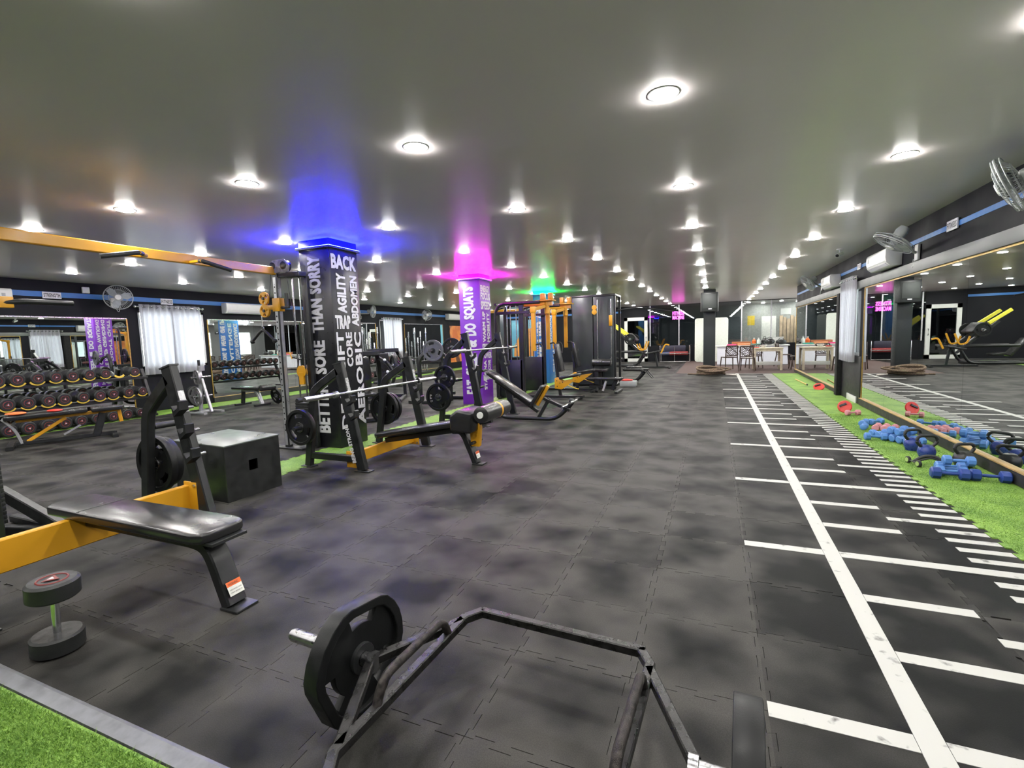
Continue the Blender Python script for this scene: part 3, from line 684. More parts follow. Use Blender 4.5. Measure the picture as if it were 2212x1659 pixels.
# blue
CBL = mat('blue_column_vinyl', (.018, .12, .38), .4, var=.05)
c3 = column('blue column with white lettering and green light at its head', -4.93, -4.46, 13.47, 14.0, CBL, ((.0005, 1.0, .05), 480.0), 'green')
f = 13.47-.004; g = -4.46+.004; h_ = -4.93-.004
for w, a, b_ in (('STAY', .24, .56), ('STRONG', .64, 1.14), ('&', 1.2, 1.34), ('NEVER', 1.40, 1.84), ('GIVE', 1.92, 2.2), ('UP', 2.26, 2.42)): vtext(c3, w, WHT, '-y', f, a, b_, -4.83, -4.56)
vtext(c3, 'CHALLENGE', WHT, '-x', h_, .3, 2.3, 13.52, 13.68); vtext(c3, 'MOTIVATION ENDURANCE', WHT, '-x', h_, .3, 2.3, 13.76, 13.94); vtext(c3, 'ENDURANCE', WHT, '+x', g, 1.2, 2.3, 13.54, 13.7); vtext(c3, 'CHALLENGE', WHT, '+x', g, .3, 1.9, 13.77, 13.92)
# speaker column
c4 = column('plain charcoal column carrying a loudspeaker with rope coiled at its foot', -.34, .02, 16.95, 17.3, mat('charcoal_column', (.018, .022, .024), .5), None, None)
sp = thing('loudspeaker', 'black loudspeaker hung high on the charcoal column', 'loudspeaker', (-.16, 16.6, 1.98))
R_ = Matrix.Rotation(-.06, 3, 'X')
MB().prism([(-.24, -.16), (.24, -.16), (.27, .16), (-.27, .16)], (-.16, 16.72, 2.0), (1, 0, 0), (0, 1, 0), .60).build('cabinet', mat('speaker_black', (.016, .018, .018), .5, bump=.2), sp, bevel=.02)
MB().box((-.16, 16.553, 2.32), (.40, .012, .44)).build('grille', mat('speaker_grille', (.03, .034, .033), .6, bump=.5, scale=30), sp, bevel=.02)
MB().box((-.14, 16.545, 2.08), (.10, .006, .03)).build('badge', WHT, sp, smooth=False)
MB().box((-.16, 16.915, 2.3), (.10, .075, .3)).build('bracket', BLK, sp, smooth=False)
# neon sign on the far glass
ns = thing('neon_sign', 'glowing magenta neon FITNESS MACHINE sign on the far glass', 'neon sign', (-1.6, FY-.06, 1.95))
NEON = emission('neon_tube', (1.0, .07, .72), 7.0)
text('FITNESS', NEON, ns, (-1.86, FY-.05, 2.20), (1, 0, 0), (0, 0, 1), .52, .17, .012); text('MACHINE', NEON, ns, (-1.86, FY-.05, 1.99), (1, 0, 0), (0, 0, 1), .52, .17, .012)
MB().span((-1.9, FY-.044, 2.165), (-1.3, FY-.036, 2.195)).build('mounting_rail', mat('neon_backing', (.02, .01, .02), .4), ns, smooth=False)

# ================================================================== FREE WEIGHTS, TEMPLATES
HID = (0, 0, -50)
def slot(a, r0, r1, w, n=5):
    """kidney slot centred on angle a"""
    pts = []
    for k in range(n+1): an = a-w+2*w*k/n; pts.append((r1*math.cos(an), r1*math.sin(an)))
    for k in range(n+1): an = a+w-2*w*k/n; pts.append((r0*math.cos(an), r0*math.sin(an)))
    return pts
def circ(r, n=40, ph=0): return [(r*math.cos(2*PI*k/n+ph), r*math.sin(2*PI*k/n+ph)) for k in range(n)]
PM = {}
def plate(label, c, axis, r=.225, m=PLT, th=.045, roll=0.0, group=None, poly=False, hubm=STL):
    key = (round(r, 3), poly, th)
    if key not in PM:
        out = circ(r, 48)
        if poly:
            out = []
            for k in range(3):
                a = 2*PI*k/3
                out += [(r*.97*math.cos(a+x), r*.97*math.sin(a+x)) for x in (-.36, .36)]+[(r*math.cos(a+x), r*math.sin(a+x)) for x in (.55, .8, 1.05, 1.3, 1.55)]
        inn = [(x*.84, y*.84) for x, y in out]
        disc = outline_mesh('disc', inn, [slot(2*PI*k/3, r*.56, r*.76, .42) for k in range(3)]+[circ(.026, 20)], th*.45, .002)
        rim = outline_mesh('rim', out, [[(x*.82, y*.82) for x, y in out]], th, .005)
        hub = outline_mesh('hub', circ(.055, 28), [circ(.026, 20)], th*.9, .002)
        PM[key] = (disc, rim, hub)
    t = thing('weight_plate', label, 'weight plate', c, group); d = V(axis).normalized()
    t.rotation_euler = (Quaternion(d, roll) @ V((0, 0, 1)).rotation_difference(d)).to_euler()
    for nm, me, mm in zip(('disc', 'rim', 'hub'), PM[key], (m, m, hubm)):
        me2 = me if me.materials and me.materials[0] == mm else me.copy()
        if not me2.materials: me2.materials.append(mm)
        else: me2.materials[0] = mm
        for p in me2.polygons: p.use_smooth = True
        me2.set_sharp_from_angle(angle=.6)
        o = bpy.data.objects.new(nm, me2); COL.objects.link(o); o.parent = t
    return t
def barbell(label, a, b_, r=.014, sl=.42):
    a, b_ = V(a), V(b_); d = (b_-a).normalized(); L_ = (b_-a).length
    t = thing('barbell', label, 'barbell', (a+b_)/2)
    MB().cyl(a+d*sl, b_-d*sl, r).build('shaft', CHR, t)
    for p, q in ((a, a+d*sl), (b_, b_-d*sl)):
        u = (q-p).normalized()
        s_ = MB().lathe([(.022, 0), (.025, .02), (.025, .93), (.025, 1)], p, q, 20).build('sleeve', CHR, t)
        MB().cyl(q-u*.035, q, .037).build('collar', CHR, s_)
    return t
# round-head dumbbell template, axis along local X
def dumbbell_tmpl(r, w, g, facem):
    t = thing('dumbbell', 'x', 'dumbbell', (0, 0, 0))
    MB().lathe([(.014, 0), (.017, .5), (.014, 1)], (-g, 0, 0), (g, 0, 0), 14).build('handle', CHR, t)
    for s in (-1, 1):
        h_ = MB().lathe([(.02, 0), (r*.9, .0), (r, .1), (r, .88), (r*.88, 1), (r*.6, 1), (0, .97)], (s*g, 0, 0), (s*(g+w), 0, 0), 28).build('head', RUB, t)
        MB().tube([(s*(g+w), r*.56*math.cos(q), r*.56*math.sin(q)) for q in [2*PI*j/28 for j in range(28)]], r*.045, 6, closed=True, upv=(1, 0, 0)).build('ring_print', facem, h_)
        c = V((s*(g+w+.002), 0, 0)); k = r*.34
        MB().prism([(-k, -k*.6), (k, -k*.6), (0, k)], c, (0, s, 0), (0, 0, 1), .002).build('triangle_print', facem, h_, smooth=False)
        MB().prism([(-k*.4, -k*.35), (k*.4, -k*.35), (0, k*.3)], c+V((s*.001, 0, 0)), (0, s, 0), (0, 0, 1), .002).build('mark_print', WHT, h_, smooth=False)
    return t

# ---- standing dumbbell in the foreground
db = dumbbell_tmpl(.098, .085, .085, REDP)
db['label'] = 'large round dumbbell standing on end on the floor beside the flat bench'
db.location = (-2.80, 1.125, .173); db.rotation_euler = (0, PI/2+.03, .4)

# ---- hex bar
hx = thing('hex_bar', 'worn black hexagonal deadlift bar lying on the rubber floor', 'hex bar', (-.59, 1.29, 0))
z = .225; w_ = .034
xl, xr, yb, yf, hl, hr = -.965, -.215, 1.715, .86, -1.13, -.045; yc = 1.285; hx.rotation_euler = (0, 0, -.05)
MB().bar([(xl+.045, yb, z), (xr-.03, yb, z)], w_, w_).build('back_bar', WRN, hx)
MB().bar([(xl+.045, yf, z), (xr-.03, yf, z)], w_, w_).build('front_bar', WRN, hx)
for s, xs, hb in ((-1, xl, hl), (1, xr, hr)):
    MB().bar([(xs-s*.045, yb, z), (xs, yb-.07, z), (xs, yf+.07, z), (xs-s*.045, yf, z)], w_, w_).build('side_bar', WRN, hx)
    MB().bar([(xs, yb-.09, z), (hb+s*.005, yc+.02, z)], w_, w_).build('outrigger', WRN, hx); MB().bar([(xs, yf+.09, z), (hb+s*.005, yc-.02, z)], w_, w_).build('outrigger', WRN, hx)
    MB().tube(fillet([(xs, yc+.24, z), (xs-s*.0, yc+.2, z+.085), (xs-s*.0, yc-.14, z+.085), (xs, yc-.18, z)], .05, 6), .0155, 14).build('handle', RST, hx)
    MB().lathe([(.036, 0), (.036, .06), (.025, .061), (.025, .97), (.021, 1)], (hb-s*.01, yc, z), (hb+s*.42, yc, z), 24).build('sleeve', STL, hx)
plate('thick black grip plate on the left sleeve of the hex bar', (hl-.075, yc+.03, .225), (1, -.05, 0), .225, PLT, .062, .85, poly=True, hubm=BLK2)
plate('thick black grip plate on the right sleeve of the hex bar', (hr+.130, yc-.040, .225), (1, -.05, 0), .225, PLT, .07, .3, poly=True, hubm=BLK2)

# ================================================================== PRESS STATIONS
def press_station(name, label, cy, xf, ztop, lean, hooks, stk, cat='bench', zb=.28, bm=YEL):
    """uprights at cy-.62 and cy+.62; xf front foot x; bench reaches +x"""
    t = thing(name, label, cat, (xf, cy, 0))
    for s in (-1, 1):
        y = cy+s*.62; foot = V((xf, y, 0)); top = V((xf-lean, y, ztop)); d = (top-foot).normalized()
        p = MB().bar([foot+V((0, 0, .012)), top], .06, .115, (0, 1, 0) if False else (1, 0, 0)).build('upright', BLK, t)
        MB().box(top+d*.006, (.125, .07, .012), Matrix.Rotation(-math.asin(lean/ztop), 3, 'Y')).build('end_cap', BLK2, p, smooth=False)
        r0 = V((xf-.76, y, .012)); k = ztop*.78
        MB().bar(fillet([r0, (xf-.62, y, k*.93), (xf-.55, y, k), foot.lerp(top, .93)-V((.03, 0, 0))], .12), .06, .085, (1, 0, 0)).build('rear_leg', BLK, t)
        MB().bar([(xf-.70, y, .13), (xf-.04, y, .13)], .05, .07).build('base_tie', BLK, t)
        MB().box((xf+.015, y, .006), (.19, .10, .012)).build('foot_plate', BLK2, t, bevel=.003)
        MB().box((xf-.76, y, .006), (.16, .10, .012)).build('foot_plate', BLK2, t, bevel=.003)
        for hz in hooks:
            c = foot+d*hz+V((.058, 0, 0)); n = V((d.z, 0, -d.x))
            h_ = MB().prism([(0, -.05), (.085, -.02), (.10, .04), (.085, .05), (.065, .0), (.02, -.012), (.0, .03)], c-V((0, .032, 0)), n, d, -.064 if False else .064).build('bar_hook', BLK, t, smooth=False)
            MB().cyl(c+n*.03+V((0, -.040, 0)), c+n*.03+V((0, .04, 0)), .011, n=10).build('bolt', CHR, h_)
        sg = MB().box(foot.lerp(top, .80)+V((.059, 0, 0)), (.004, .045, .16), Matrix.Rotation(-math.asin(lean/ztop), 3, 'Y')).build('steel_insert', STL, t, smooth=False)
        for hz in (.47, .78):
            xx = xf-.70 if hz < .6 else xf-.62
            MB().cyl((xx, y+s*.03, hz), (xx, y+s*.24, hz), .024, n=16).build('plate_horn', BLK2, t)
    hb_ = .185 if zb > .2 else .13
    MB().bar([(xf-.20, cy-.60, zb), (xf-.20, cy+.60, zb)], .05, hb_).build('cross_beam', bm, t)
    for s in (-1, 1):
        e = MB().box((xf-.165, cy+s*.595, zb), (.14, .014, hb_+.05)).build('beam_flange', bm, t, bevel=.004)
        for zz in (zb-hb_*.5, zb+hb_*.5): MB().cyl((xf-.115, cy+s*.60-s*.012, zz), (xf-.115, cy+s*.60-s*.024, zz), .012, n=8).build('bolt', CHR, e)
    if stk:
        c = V((xf, cy-.62, 0)); top = V((xf-lean, cy-.62, ztop)); d = (top-c).normalized()
        text(stk, WHT, t, c+d*.10+V((-.035, -.0335, 0)), d, V((-d.z, 0, d.x)), .42, .05, .03)
    return t
def pad_poly(name, poly, o, ux, uy, th, parent, m=VIN, bev=.016):
    return MB().prism(poly, o, ux, uy, th).build(name, m, parent, bevel=bev, seg=3)
def sticker(t, o, right, upd, w, h_):
    o, right, upd = V(o), V(right).normalized(), V(upd).normalized(); n = right.cross(upd)*.0015
    s = MB().prism([(0, 0), (w, 0), (w, h_), (0, h_)], o, right, upd, .001).build('warning_label', mat('label_white', (.7, .7, .66), .5), t, smooth=False)
    MB().prism([(0, h_*.66), (w, h_*.66), (w, h_), (0, h_)], o+n, right, upd, .0006).build('label_band', ORG, s, smooth=False)
    for k, f in enumerate(('WARNING', 'KEEP HANDS CLEAR', 'CHECK BEFORE USE')):
        text(f, BLK, s, o+n*1.4+right*(w*.1)+upd*(h_*(.72 if k == 0 else .56-.2*k)), right, upd, w*(.8 if k else .7), h_*(.18 if k == 0 else .09), .0)

# ---- flat bench in the foreground
fb = press_station('flat_bench_press', 'flat bench press station with yellow cross beam in front of the wooden box', 1.68, -3.39, 1.24, .32, (.62, .80, .97), None)
PL = [(-3.86, 1.60), (-3.80, 1.545), (-2.46, 1.535), (-2.40, 1.56), (-2.385, 1.60), (-2.385, 1.75), (-2.40, 1.80), (-2.46, 1.825), (-3.80, 1.815), (-3.86, 1.76)]
pd = pad_poly('bench_pad', PL, (0, 0, .375), (1, 0, 0), (0, 1, 0), .058, fb)
MB().box((-3.47, 1.68, .4335), (.006, .272, .002)).build('pad_seam', VINB, pd, smooth=False)
MB().box((-3.0, 1.68, .37), (1.3, .2, .014)).build('pad_board', BLK2, fb, smooth=False)
MB().bar(fillet([(-3.62, 1.68, .335), (-2.56, 1.68, .335), (-2.475, 1.68, .30), (-2.36, 1.68, .014)], .10, 7), .11, .065).build('bench_spine', BLK, fb)
MB().box((-2.325, 1.68, .007), (.13, .13, .014)).build('foot_plate', BLK2, fb, bevel=.004)
lg0, lg1 = V((-2.348, 1.68, .03)), V((-2.43, 1.68, .2)); dd = (lg1-lg0).normalized(); nn = V((dd.z, 0, -dd.x))
sticker(fb, lg0+nn*.0365+V((0, -.042, 0))+dd*.03, (0, 1, 0), dd, .082, .075)
plate('black plate stored next to the far upright of the flat bench', (-4.09, 2.43, .47), (0, 1, 0), .2, PLT, .05, .3)
plate('second black plate stored outside the far upright of the flat bench', (-4.09, 2.37, .47), (0, 1, 0), .225, PLT, .05, .9)
plate('black plate with chrome grips stored on the near upright of the flat bench', (-4.09, .985, .47), (0, 1, 0), .225, PLT, .05, .9)

# ---- plyo box
bx = thing('plyo_box', 'black wooden jump box with a square hand hole', 'jump box', (-4.36, 3.17, 0))
A_ = V((-3.95, 2.84, 0)); uy = V((.03, 1, 0)).normalized(); ux = V((-1, .09, 0)).normalized()
W_, D_, Hh = .56, .80, .50
PLY = mat('black_painted_plywood', (.012, .013, .013), .42, var=.3, scale=10, bump=.1); PLYT = mat('grey_green_lid', (.11, .125, .115), .33, var=.15, scale=6)
zz = V((0, 0, 1))
fm = outline_mesh('front_board', [(0, 0), (W_, 0), (W_, Hh), (0, Hh)], [[(.225, .235), (.315, .235), (.315, .335), (.225, .335)]], .018)
fm.transform(Matrix(((uy.x, 0, -ux.x, A_.x+ux.x*.009-bx.location.x), (uy.y, 0, -ux.y, A_.y+ux.y*.009-bx.location.y), (0, 1, 0, 0), (0, 0, 0, 1))))
link('front_board', fm, PLY, bx, 30)
def board(nm, o_, a, la, b2, lb, th, m=PLY): MB().prism([(0, 0), (la, 0), (la, lb), (0, lb)], o_, a, b2, th).build(nm, m, bx, bevel=.003)
board('side_board', A_+ux*.018, ux, D_-.036, zz, Hh, .018); board('side_board', A_+uy*W_+ux*.018, ux, D_-.036, zz, Hh, -.018 if False else -.018)
board('back_board', A_+ux*(D_-.018), uy, W_, zz, Hh, -.018)
MB().prism([(-.006, -.006), (D_+.006, -.006), (D_+.006, W_+.006), (-.006, W_+.006)], A_+zz*Hh, ux, uy, -.012).build('lid', PLYT, bx, bevel=.003)
MB().prism([(.03, .03), (D_-.03, .03), (D_-.03, W_-.03), (.03, W_-.03)], A_+zz*.05, ux, uy, -.012).build('inner_floor', BLACKHOLE, bx, smooth=False)

# ---- decline bench station
dc = press_station('decline_bench_press', 'decline bench press station with foot rollers and BEING STRONG on its upright', 4.67, -3.475, 1.16, .24, (.62, .78), 'BEING STRONG', zb=.11)
P0, P1 = V((-3.72, 4.67, .235)), V((-2.60, 4.67, .43)); dx = (P1-P0).normalized(); L_ = (P1-P0).length; nz_ = V((-dx.z, 0, dx.x))
pad_poly('bench_pad', [(0, -.10), (.06, -.14), (L_, -.14), (L_, .14), (.06, .14), (0, .10)], P0, dx, (0, 1, 0), .06, dc)
MB().bar([P0+dx*.1-nz_*.045, P1-nz_*.045], .09, .06).build('bench_spine', BLK, dc)
MB().bar(fillet([P1-dx*.1-nz_*.05, P1+V((.03, 0, -.06)), (-2.42, 4.67, .014)], .10, 6), .11, .065).build('front_leg', BLK, dc)
MB().box((-2.39, 4.67, .007), (.13, .12, .014)).build('foot_plate', BLK2, dc, bevel=.004)
lg0, lg1 = V((-2.42, 4.67, .03)), V((-2.50, 4.67, .3)); dd = (lg1-lg0).normalized(); nn = V((dd.z, 0, -dd.x)); sticker(dc, lg0+nn*.036+V((0, -.04, 0))+dd*.03, (0, 1, 0), dd, .08, .075)
pad_poly('knee_block', [(-.14, -.11), (.12, -.13), (.14, .10), (-.04, .13), (-.14, .06)], (-2.50, 4.87, .50), (1, 0, 0), (0, 0, 1), .40, dc, VIN, .03)
MB().bar([(-2.52, 4.67, .44), (-2.22, 4.67, .50)], .05, .06).build('roller_arm', BLK, dc)
YB = MB().prism([(-.05, -.16), (.05, -.16), (.07, .05), (.06, .10), (-.06, .10), (-.06, .0)], (-2.42, 4.70, .36), (1, 0, 0), (0, 0, 1), .06).build('yellow_bracket', YEL, dc, bevel=.006)
MB().cyl((-2.42, 4.635, .33), (-2.42, 4.625, .33), .022, n=14).build('pivot_bolt', YEL, YB)
MB().cyl((-2.42, 4.56, .25), (-2.42, 4.80, .25), .018, n=10).build('pop_pin', BLK, YB)
for xx, zz2 in ((-2.20, .60),):
    r_ = MB().lathe([(.05, 0), (.085, .02), (.088, .1), (.088, .9), (.085, .98), (.05, 1)], (xx, 4.36, zz2), (xx, 4.98, zz2), 24).build('foam_roller', VIN, dc)
    for a, b_ in ((4.345, 4.362), (4.978, 4.995)): MB().cyl((xx, a, zz2), (xx, b_, zz2), .034, n=18).build('roller_cap', WHP, r_)
    MB().lathe([(.0885, 0), (.0885, 1)], (xx, 4.72, zz2), (xx, 4.76, zz2), 24).build('yellow_band', YEL, r_)
barbell('steel barbell racked on the decline bench with foot rollers', (-3.53, 3.37, .862), (-3.53, 5.67, .862))
plate('black plate with chrome hub stored outside the near decline upright', (-4.20, 3.93, .47), (0, 1, 0), .2, PLT, .05, .4)
plate('black plate stored outside the far decline upright', (-4.17, 5.36, .47), (0, 1, 0), .225, PLT, .05, .1)
plate('second black plate stored outside the far decline upright', (-4.175, 5.46, .47), (0, 1, 0), .21, PLT, .05, .6)

# ---- incline bench station
ic = press_station('incline_bench_press', 'incline bench press station with curved floor tube by the purple column', 7.37, -3.36, 1.46, .27, (.92, 1.12), None, zb=.11, bm=BLK)
P0, P1 = V((-3.55, 7.37, .80)), V((-2.76, 7.37, .28)); dx = (P1-P0).normalized(); L_ = (P1-P0).length; nz_ = V((-dx.z, 0, dx.x))
pad_poly('backrest', [(0, -.10), (.05, -.14), (L_, -.14), (L_, .14), (.05, .14), (0, .10)], P0, dx, (0, 1, 0), .06, ic)
S0, S1 = V((-2.72, 7.37, .24)), V((-2.50, 7.37, .60)); d2 = (S1-S0).normalized(); n2 = V((-d2.z, 0, d2.x))
pad_poly('seat', [(0, -.15), (.4, -.15), (.4, .15), (0, .15)], S0, d2, (0, 1, 0), .055, ic)
MB().bar([S0-n2*.03+d2*.05, S1-n2*.03], .05, .05).build('seat_bracket', YEL, ic)
MB().tube(fillet([(-3.36, 7.37, .30), (-3.34, 7.37, .045), (-2.35, 7.37, .045), (-2.05, 7.37, .34), (-2.12, 7.37, .36)], .16, 7), .035, 14).build('floor_tube', BLK, ic)
MB().bar([(-2.66, 7.37, .05), (-2.46, 7.37, .38)], .05, .05).build('seat_post', BLK, ic); MB().bar([(-3.4, 7.37, .66), (-2.66, 7.37, .16)], .06, .05).build('bench_spine', BLK, ic)
MB().bar([(-2.55, 7.37, .38), (-2.12, 7.37, .20)], .07, .05).build('foot_rail', BLK, ic)
MB().cyl((-2.06, 7.18, .34), (-2.06, 7.56, .34), .02, n=12).build('foot_peg', CHR, ic); MB().cyl((-2.20, 7.2, .26), (-2.20, 7.54, .26), .022, n=12).build('foot_peg', CHR, ic)
barbell('steel barbell racked high on the incline bench by the purple column', (-3.45, 5.97, 1.205), (-3.45, 8.47, 1.205))
# neighbouring plates on the incline station
plate('black plate hung on the upper horn of the near incline upright', (-3.98, 6.68, .78), (0, 1, 0), .19, PLT, .045, .3)
plate('black plate stored on the lower horn of the near incline upright', (-4.06, 6.60, .47), (0, 1, 0), .225, PLT, .05, .9)

# ================================================================== CABLE CROSSOVER
cc = thing('cable_crossover', 'cable crossover machine with long yellow top beam and grip handles', 'cable machine', (-5.25, 3.3, 0))
def upright(yc_, full=True, s=1):
    u = MB().bar([(-5.25, yc_, .02), (-5.25, yc_, 2.30)], .075, .075, (1, 0, 0)).build('upright', BLK, cc)
    MB().box((-5.25+.0385, yc_, 1.15), (.003, .045, 2.2)).build('chrome_face', SLV, u, smooth=False)
    MB().box((-5.25, yc_-.0385, 1.15), (.045, .003, 2.2)).build('chrome_face', SLV, u, smooth=False)
    hl_ = MB()
    for k in range(26): hl_.cyl((-5.25-.0, yc_-.0395, .25+.075*k), (-5.25, yc_-.0415, .25+.075*k), .011, n=8)
    hl_.build('pin_holes', BLACKHOLE, u)
    MB().box((-5.25, yc_, .01), (.6, .14, .02)).build('base_plate', BLK2, cc, bevel=.004)
    # carriage
    zc = 1.90
    c_ = MB().box((-5.25, yc_, zc), (.105, .105, .17)).build('carriage', YEL, cc, bevel=.006)
    MB().box((-5.36, yc_-.02, zc-.03), (.16, .05, .06)).build('carriage_arm', YEL, c_, bevel=.004)
    for dz in (-.02, .14):
        pm = outline_mesh('pulley', circ(.085, 32), [slot(2*PI*k/3+.5, .032, .066, .42) for k in range(3)], .032, .003); pm.transform(Matrix.Translation((-5.46-cc.location.x, yc_-.03-cc.location.y, zc+dz-.05)) @ Matrix.Rotation(PI/2, 4, 'X')); link('pulley', pm, YEL, c_, 35)
        MB().cyl((-5.46, yc_-.06, zc+dz-.05), (-5.46, yc_+.0, zc+dz-.05), .02, n=12).build('pulley_axle', BLK, c_)
    MB().cyl((-5.20, yc_, zc-.04), (-5.06, yc_, zc-.04), .018, n=12).build('pop_pin', BLK, c_); MB().cyl((-5.10, yc_, zc-.04), (-5.10, yc_, zc+.14), .022, n=12).build('grip', BLK, c_)
    # stack side
    MB().bar([(-4.86, yc_+s*.12, .02), (-4.86, yc_+s*.12, 2.25)], .05, .05, (1, 0, 0)).build('rear_post', BLK, cc)
    for dx in (-.06, .06): MB().cyl((-5.03+dx, yc_+s*.10, .03), (-5.03+dx, yc_+s*.10, 2.24), .011, n=12).build('guide_rod', CHR, cc)
    st = None
    for k in range(15): st = MB().box((-5.03, yc_+s*.10, .12+.034*k), (.22, .11, .031)).build('stack_plate', BLK2, cc, bevel=.003)
    MB().lathe([(.04, 0), (.08, .1), (.07, .5), (.08, .9), (.04, 1)], (-5.03, yc_+s*.10-.02, 1.02), (-5.03, yc_+s*.10+.02, 1.02), 22).build('stack_pulley', YEL, cc)
    MB().box((-5.03, yc_+s*.10, .93), (.07, .05, .16)).build('pulley_yoke', YEL, cc, smooth=False)
    MB().box((-5.08, yc_+s*.05, 2.27), (.46, .12, .06)).build('top_plate', mat('blue_black_head', (.02, .022, .03), .35), cc, bevel=.006)
    for dx in (-.14, .02):
        MB().lathe([(.05, 0), (.075, .1), (.06, .5), (.075, .9), (.05, 1)], (-5.12+dx, yc_-.0, 2.385), (-5.12+dx, yc_+.05, 2.385), 20).build('head_pulley', BLK, cc)
    MB().prism([(-.20, 0), (.14, 0), (.16, .08), (.08, .16), (-.13, .16), (-.22, .08)], (-5.12, yc_-.04, 2.30), (1, 0, 0), (0, 0, 1), .012).build('head_cover', mat('head_cover_paint', (.22, .22, .24), .25), cc, bevel=.003)
    for dx in (-.13, .06): MB().lathe([(.048, 0), (.05, .6), (.03, 1)], (-5.12+dx, yc_-.05, 2.385), (-5.12+dx, yc_-.066, 2.385), 18).build('cover_recess', BLK, cc)
    MB().tube([(-5.03, yc_+s*.10, 1.08), (-5.10, yc_+s*.02, 2.34)], .004, 6).build('cable', BLK, cc); MB().tube([(-5.385, yc_-.03, 1.86), (-5.28, yc_-.05, 2.34)], .004, 6).build('cable', BLK, cc)
upright(4.70); upright(1.82, s=-1)
MB().bar([(-4.52, 1.93, .05), (-5.34, 1.91, .26)], .06, .10).build('base_brace', BLK, cc); MB().bar([(-4.5, 1.93, .035), (-5.25, 1.70, .035)], .07, .07).build('base_rail', BLK, cc); MB().bar([(-4.5, 1.94, .035), (-5.3, 1.95, .035)], .06, .06).build('base_rail', BLK, cc)
MB().bar([(-5.25, 1.82, 2.33), (-5.25, 4.68, 2.33)], .06, .10).build('top_beam', YEL, cc)
for p in (((-5.25, 3.10, 2.30), (-5.10, 3.06, 2.285), (-4.955, 2.906, 2.28), (-5.02, 2.62, 2.21)), ((-5.25, 3.58, 2.30), (-5.05, 3.52, 2.285), (-4.90, 3.47, 2.27), (-4.86, 3.76, 2.205))):
    MB().tube(fillet(p[:3], .05), .018, 10).build('grip_stub', YEL, cc)
    MB().tube(fillet([V(p[1]).lerp(V(p[2]), .6), p[2], p[3]], .05), .022, 12).build('pull_up_grip', mat('foam_grip', (.02, .02, .024), .5), cc)
MB().tube(fillet([(-5.25, 1.98, 1.78), (-5.22, 2.15, 1.80), (-5.2, 2.47, 1.80)], .04), .022, 12).build('side_grip', BLK, cc)
MB().box((-5.25, 2.02, 1.79), (.06, .14, .09)).build('side_bracket', YEL, cc, bevel=.006)
# rope attachment
rp = thing('triceps_rope', 'black triceps rope hanging from the yellow pulley carriage', 'rope attachment', (-5.53, 4.67, 1.45))
MB().tube([(-5.535, 4.67, 1.80), (-5.535, 4.67, 1.62)], .006, 6).build('chain', CHR, rp); MB().tube([(-5.535+.025*math.cos(a), 4.67, 1.60+.03*math.sin(a)) for a in [2*PI*k/12 for k in range(12)]], .006, 6, closed=True, upv=(0, 1, 0)).build('carabiner', CHR, rp)
for s in (-1, 1):
    MB().tube(fillet([(-5.535, 4.67, 1.58), (-5.535+s*.05, 4.67, 1.56), (-5.535+s*.20, 4.67, 1.44)], .04), .018, 10).build('rope_arm', RUB, rp)
    MB().blob((-5.535+s*.205, 4.67, 1.435), (.035, .03, .03)).build('rope_knob', RUB, rp)

# ================================================================== LEVER MACHINES behind the decline bench
def lever_machine(name, label, ox, oy, rot, plates, lab):
    """plate-loaded press: seat facing local +y, lever arms with horns"""
    t = thing(name, label, 'exercise machine', (ox, oy, 0)); t['_o'] = (0, 0, 0)
    for s in (-1, 1):
        MB().bar([(s*.42, -.62, .04), (s*.42, .62, .04)], .07, .07).build('base_rail', BLK, t)
        MB().bar(fillet([(s*.42, .5, .05), (s*.42, .42, .9), (s*.30, .10, 1.18)], .2), .07, .08, (1, 0, 0)).build('side_post', BLK, t)
        MB().bar(fillet([(s*.34, .28, 1.10), (s*.46, -.10, .98), (s*.46, -.42, .80)], .12), .05, .06).build('lever_arm', BLK2, t)
        MB().cyl((s*.48, -.10, .93), (s*.74, -.10, .93), .024, n=14).build('plate_horn', STL, t)
        g = MB().cyl((s*.30, -.50, 1.06), (s*.46, -.40, .84), .019, n=12).build('handle', RUB, t)
        MB().blob((s*.30, -.50, 1.06), (.026, .026, .026)).build('handle_cap', WHP, g); 
        g = MB().cyl((s*.46, -.42, .82), (s*.30, -.66, .86), .019, n=12).build('handle', RUB, t); MB().blob((s*.30, -.66, .86), (.026, .026, .026)).build('handle_cap', WHP, g)
    MB().bar([(-.42, -.55, .04), (.42, -.55, .04)], .07, .07).build('base_rail', BLK, t); MB().bar([(-.42, .55, .04), (.42, .55, .04)], .07, .07).build('base_rail', BLK, t)
    MB().bar([(-.36, .12, 1.17), (.36, .12, 1.17)], .09, .09).build('top_tube', BLK, t)
    MB().bar([(0, .5, .05), (0, .12, .42), (0, .12, 1.15)], .07, .07, (1, 0, 0)).build('spine', BLK, t)
    pad_poly('backrest', [(-.15, 0), (.15, 0), (.17, .3), (.13, .62), (-.13, .62), (-.17, .3)], (0, .08, .50), (1, 0, 0), (0, -.12, .99), .06, t)
    pad_poly('seat', [(-.18, -.22), (.18, -.22), (.16, .2), (-.16, .2)], (0, -.18, .42), (1, 0, 0), (0, 1, 0), .06, t)
    MB().bar([(0, -.2, .05), (0, -.2, .42)], .07, .07, (1, 0, 0)).build('seat_post', BLK, t)
    t.rotation_euler = (0, 0, rot); t['_o'] = (ox, oy, 0)
    R = Matrix.Rotation(rot, 3, 'Z')
    for (s, r, lb) in plates:
        plate(lb, V((ox, oy, 0))+R @ V((s*.56, -.10, .93)), R @ V((1, 0, 0)), r, PLT, .05, random.random())
    return t
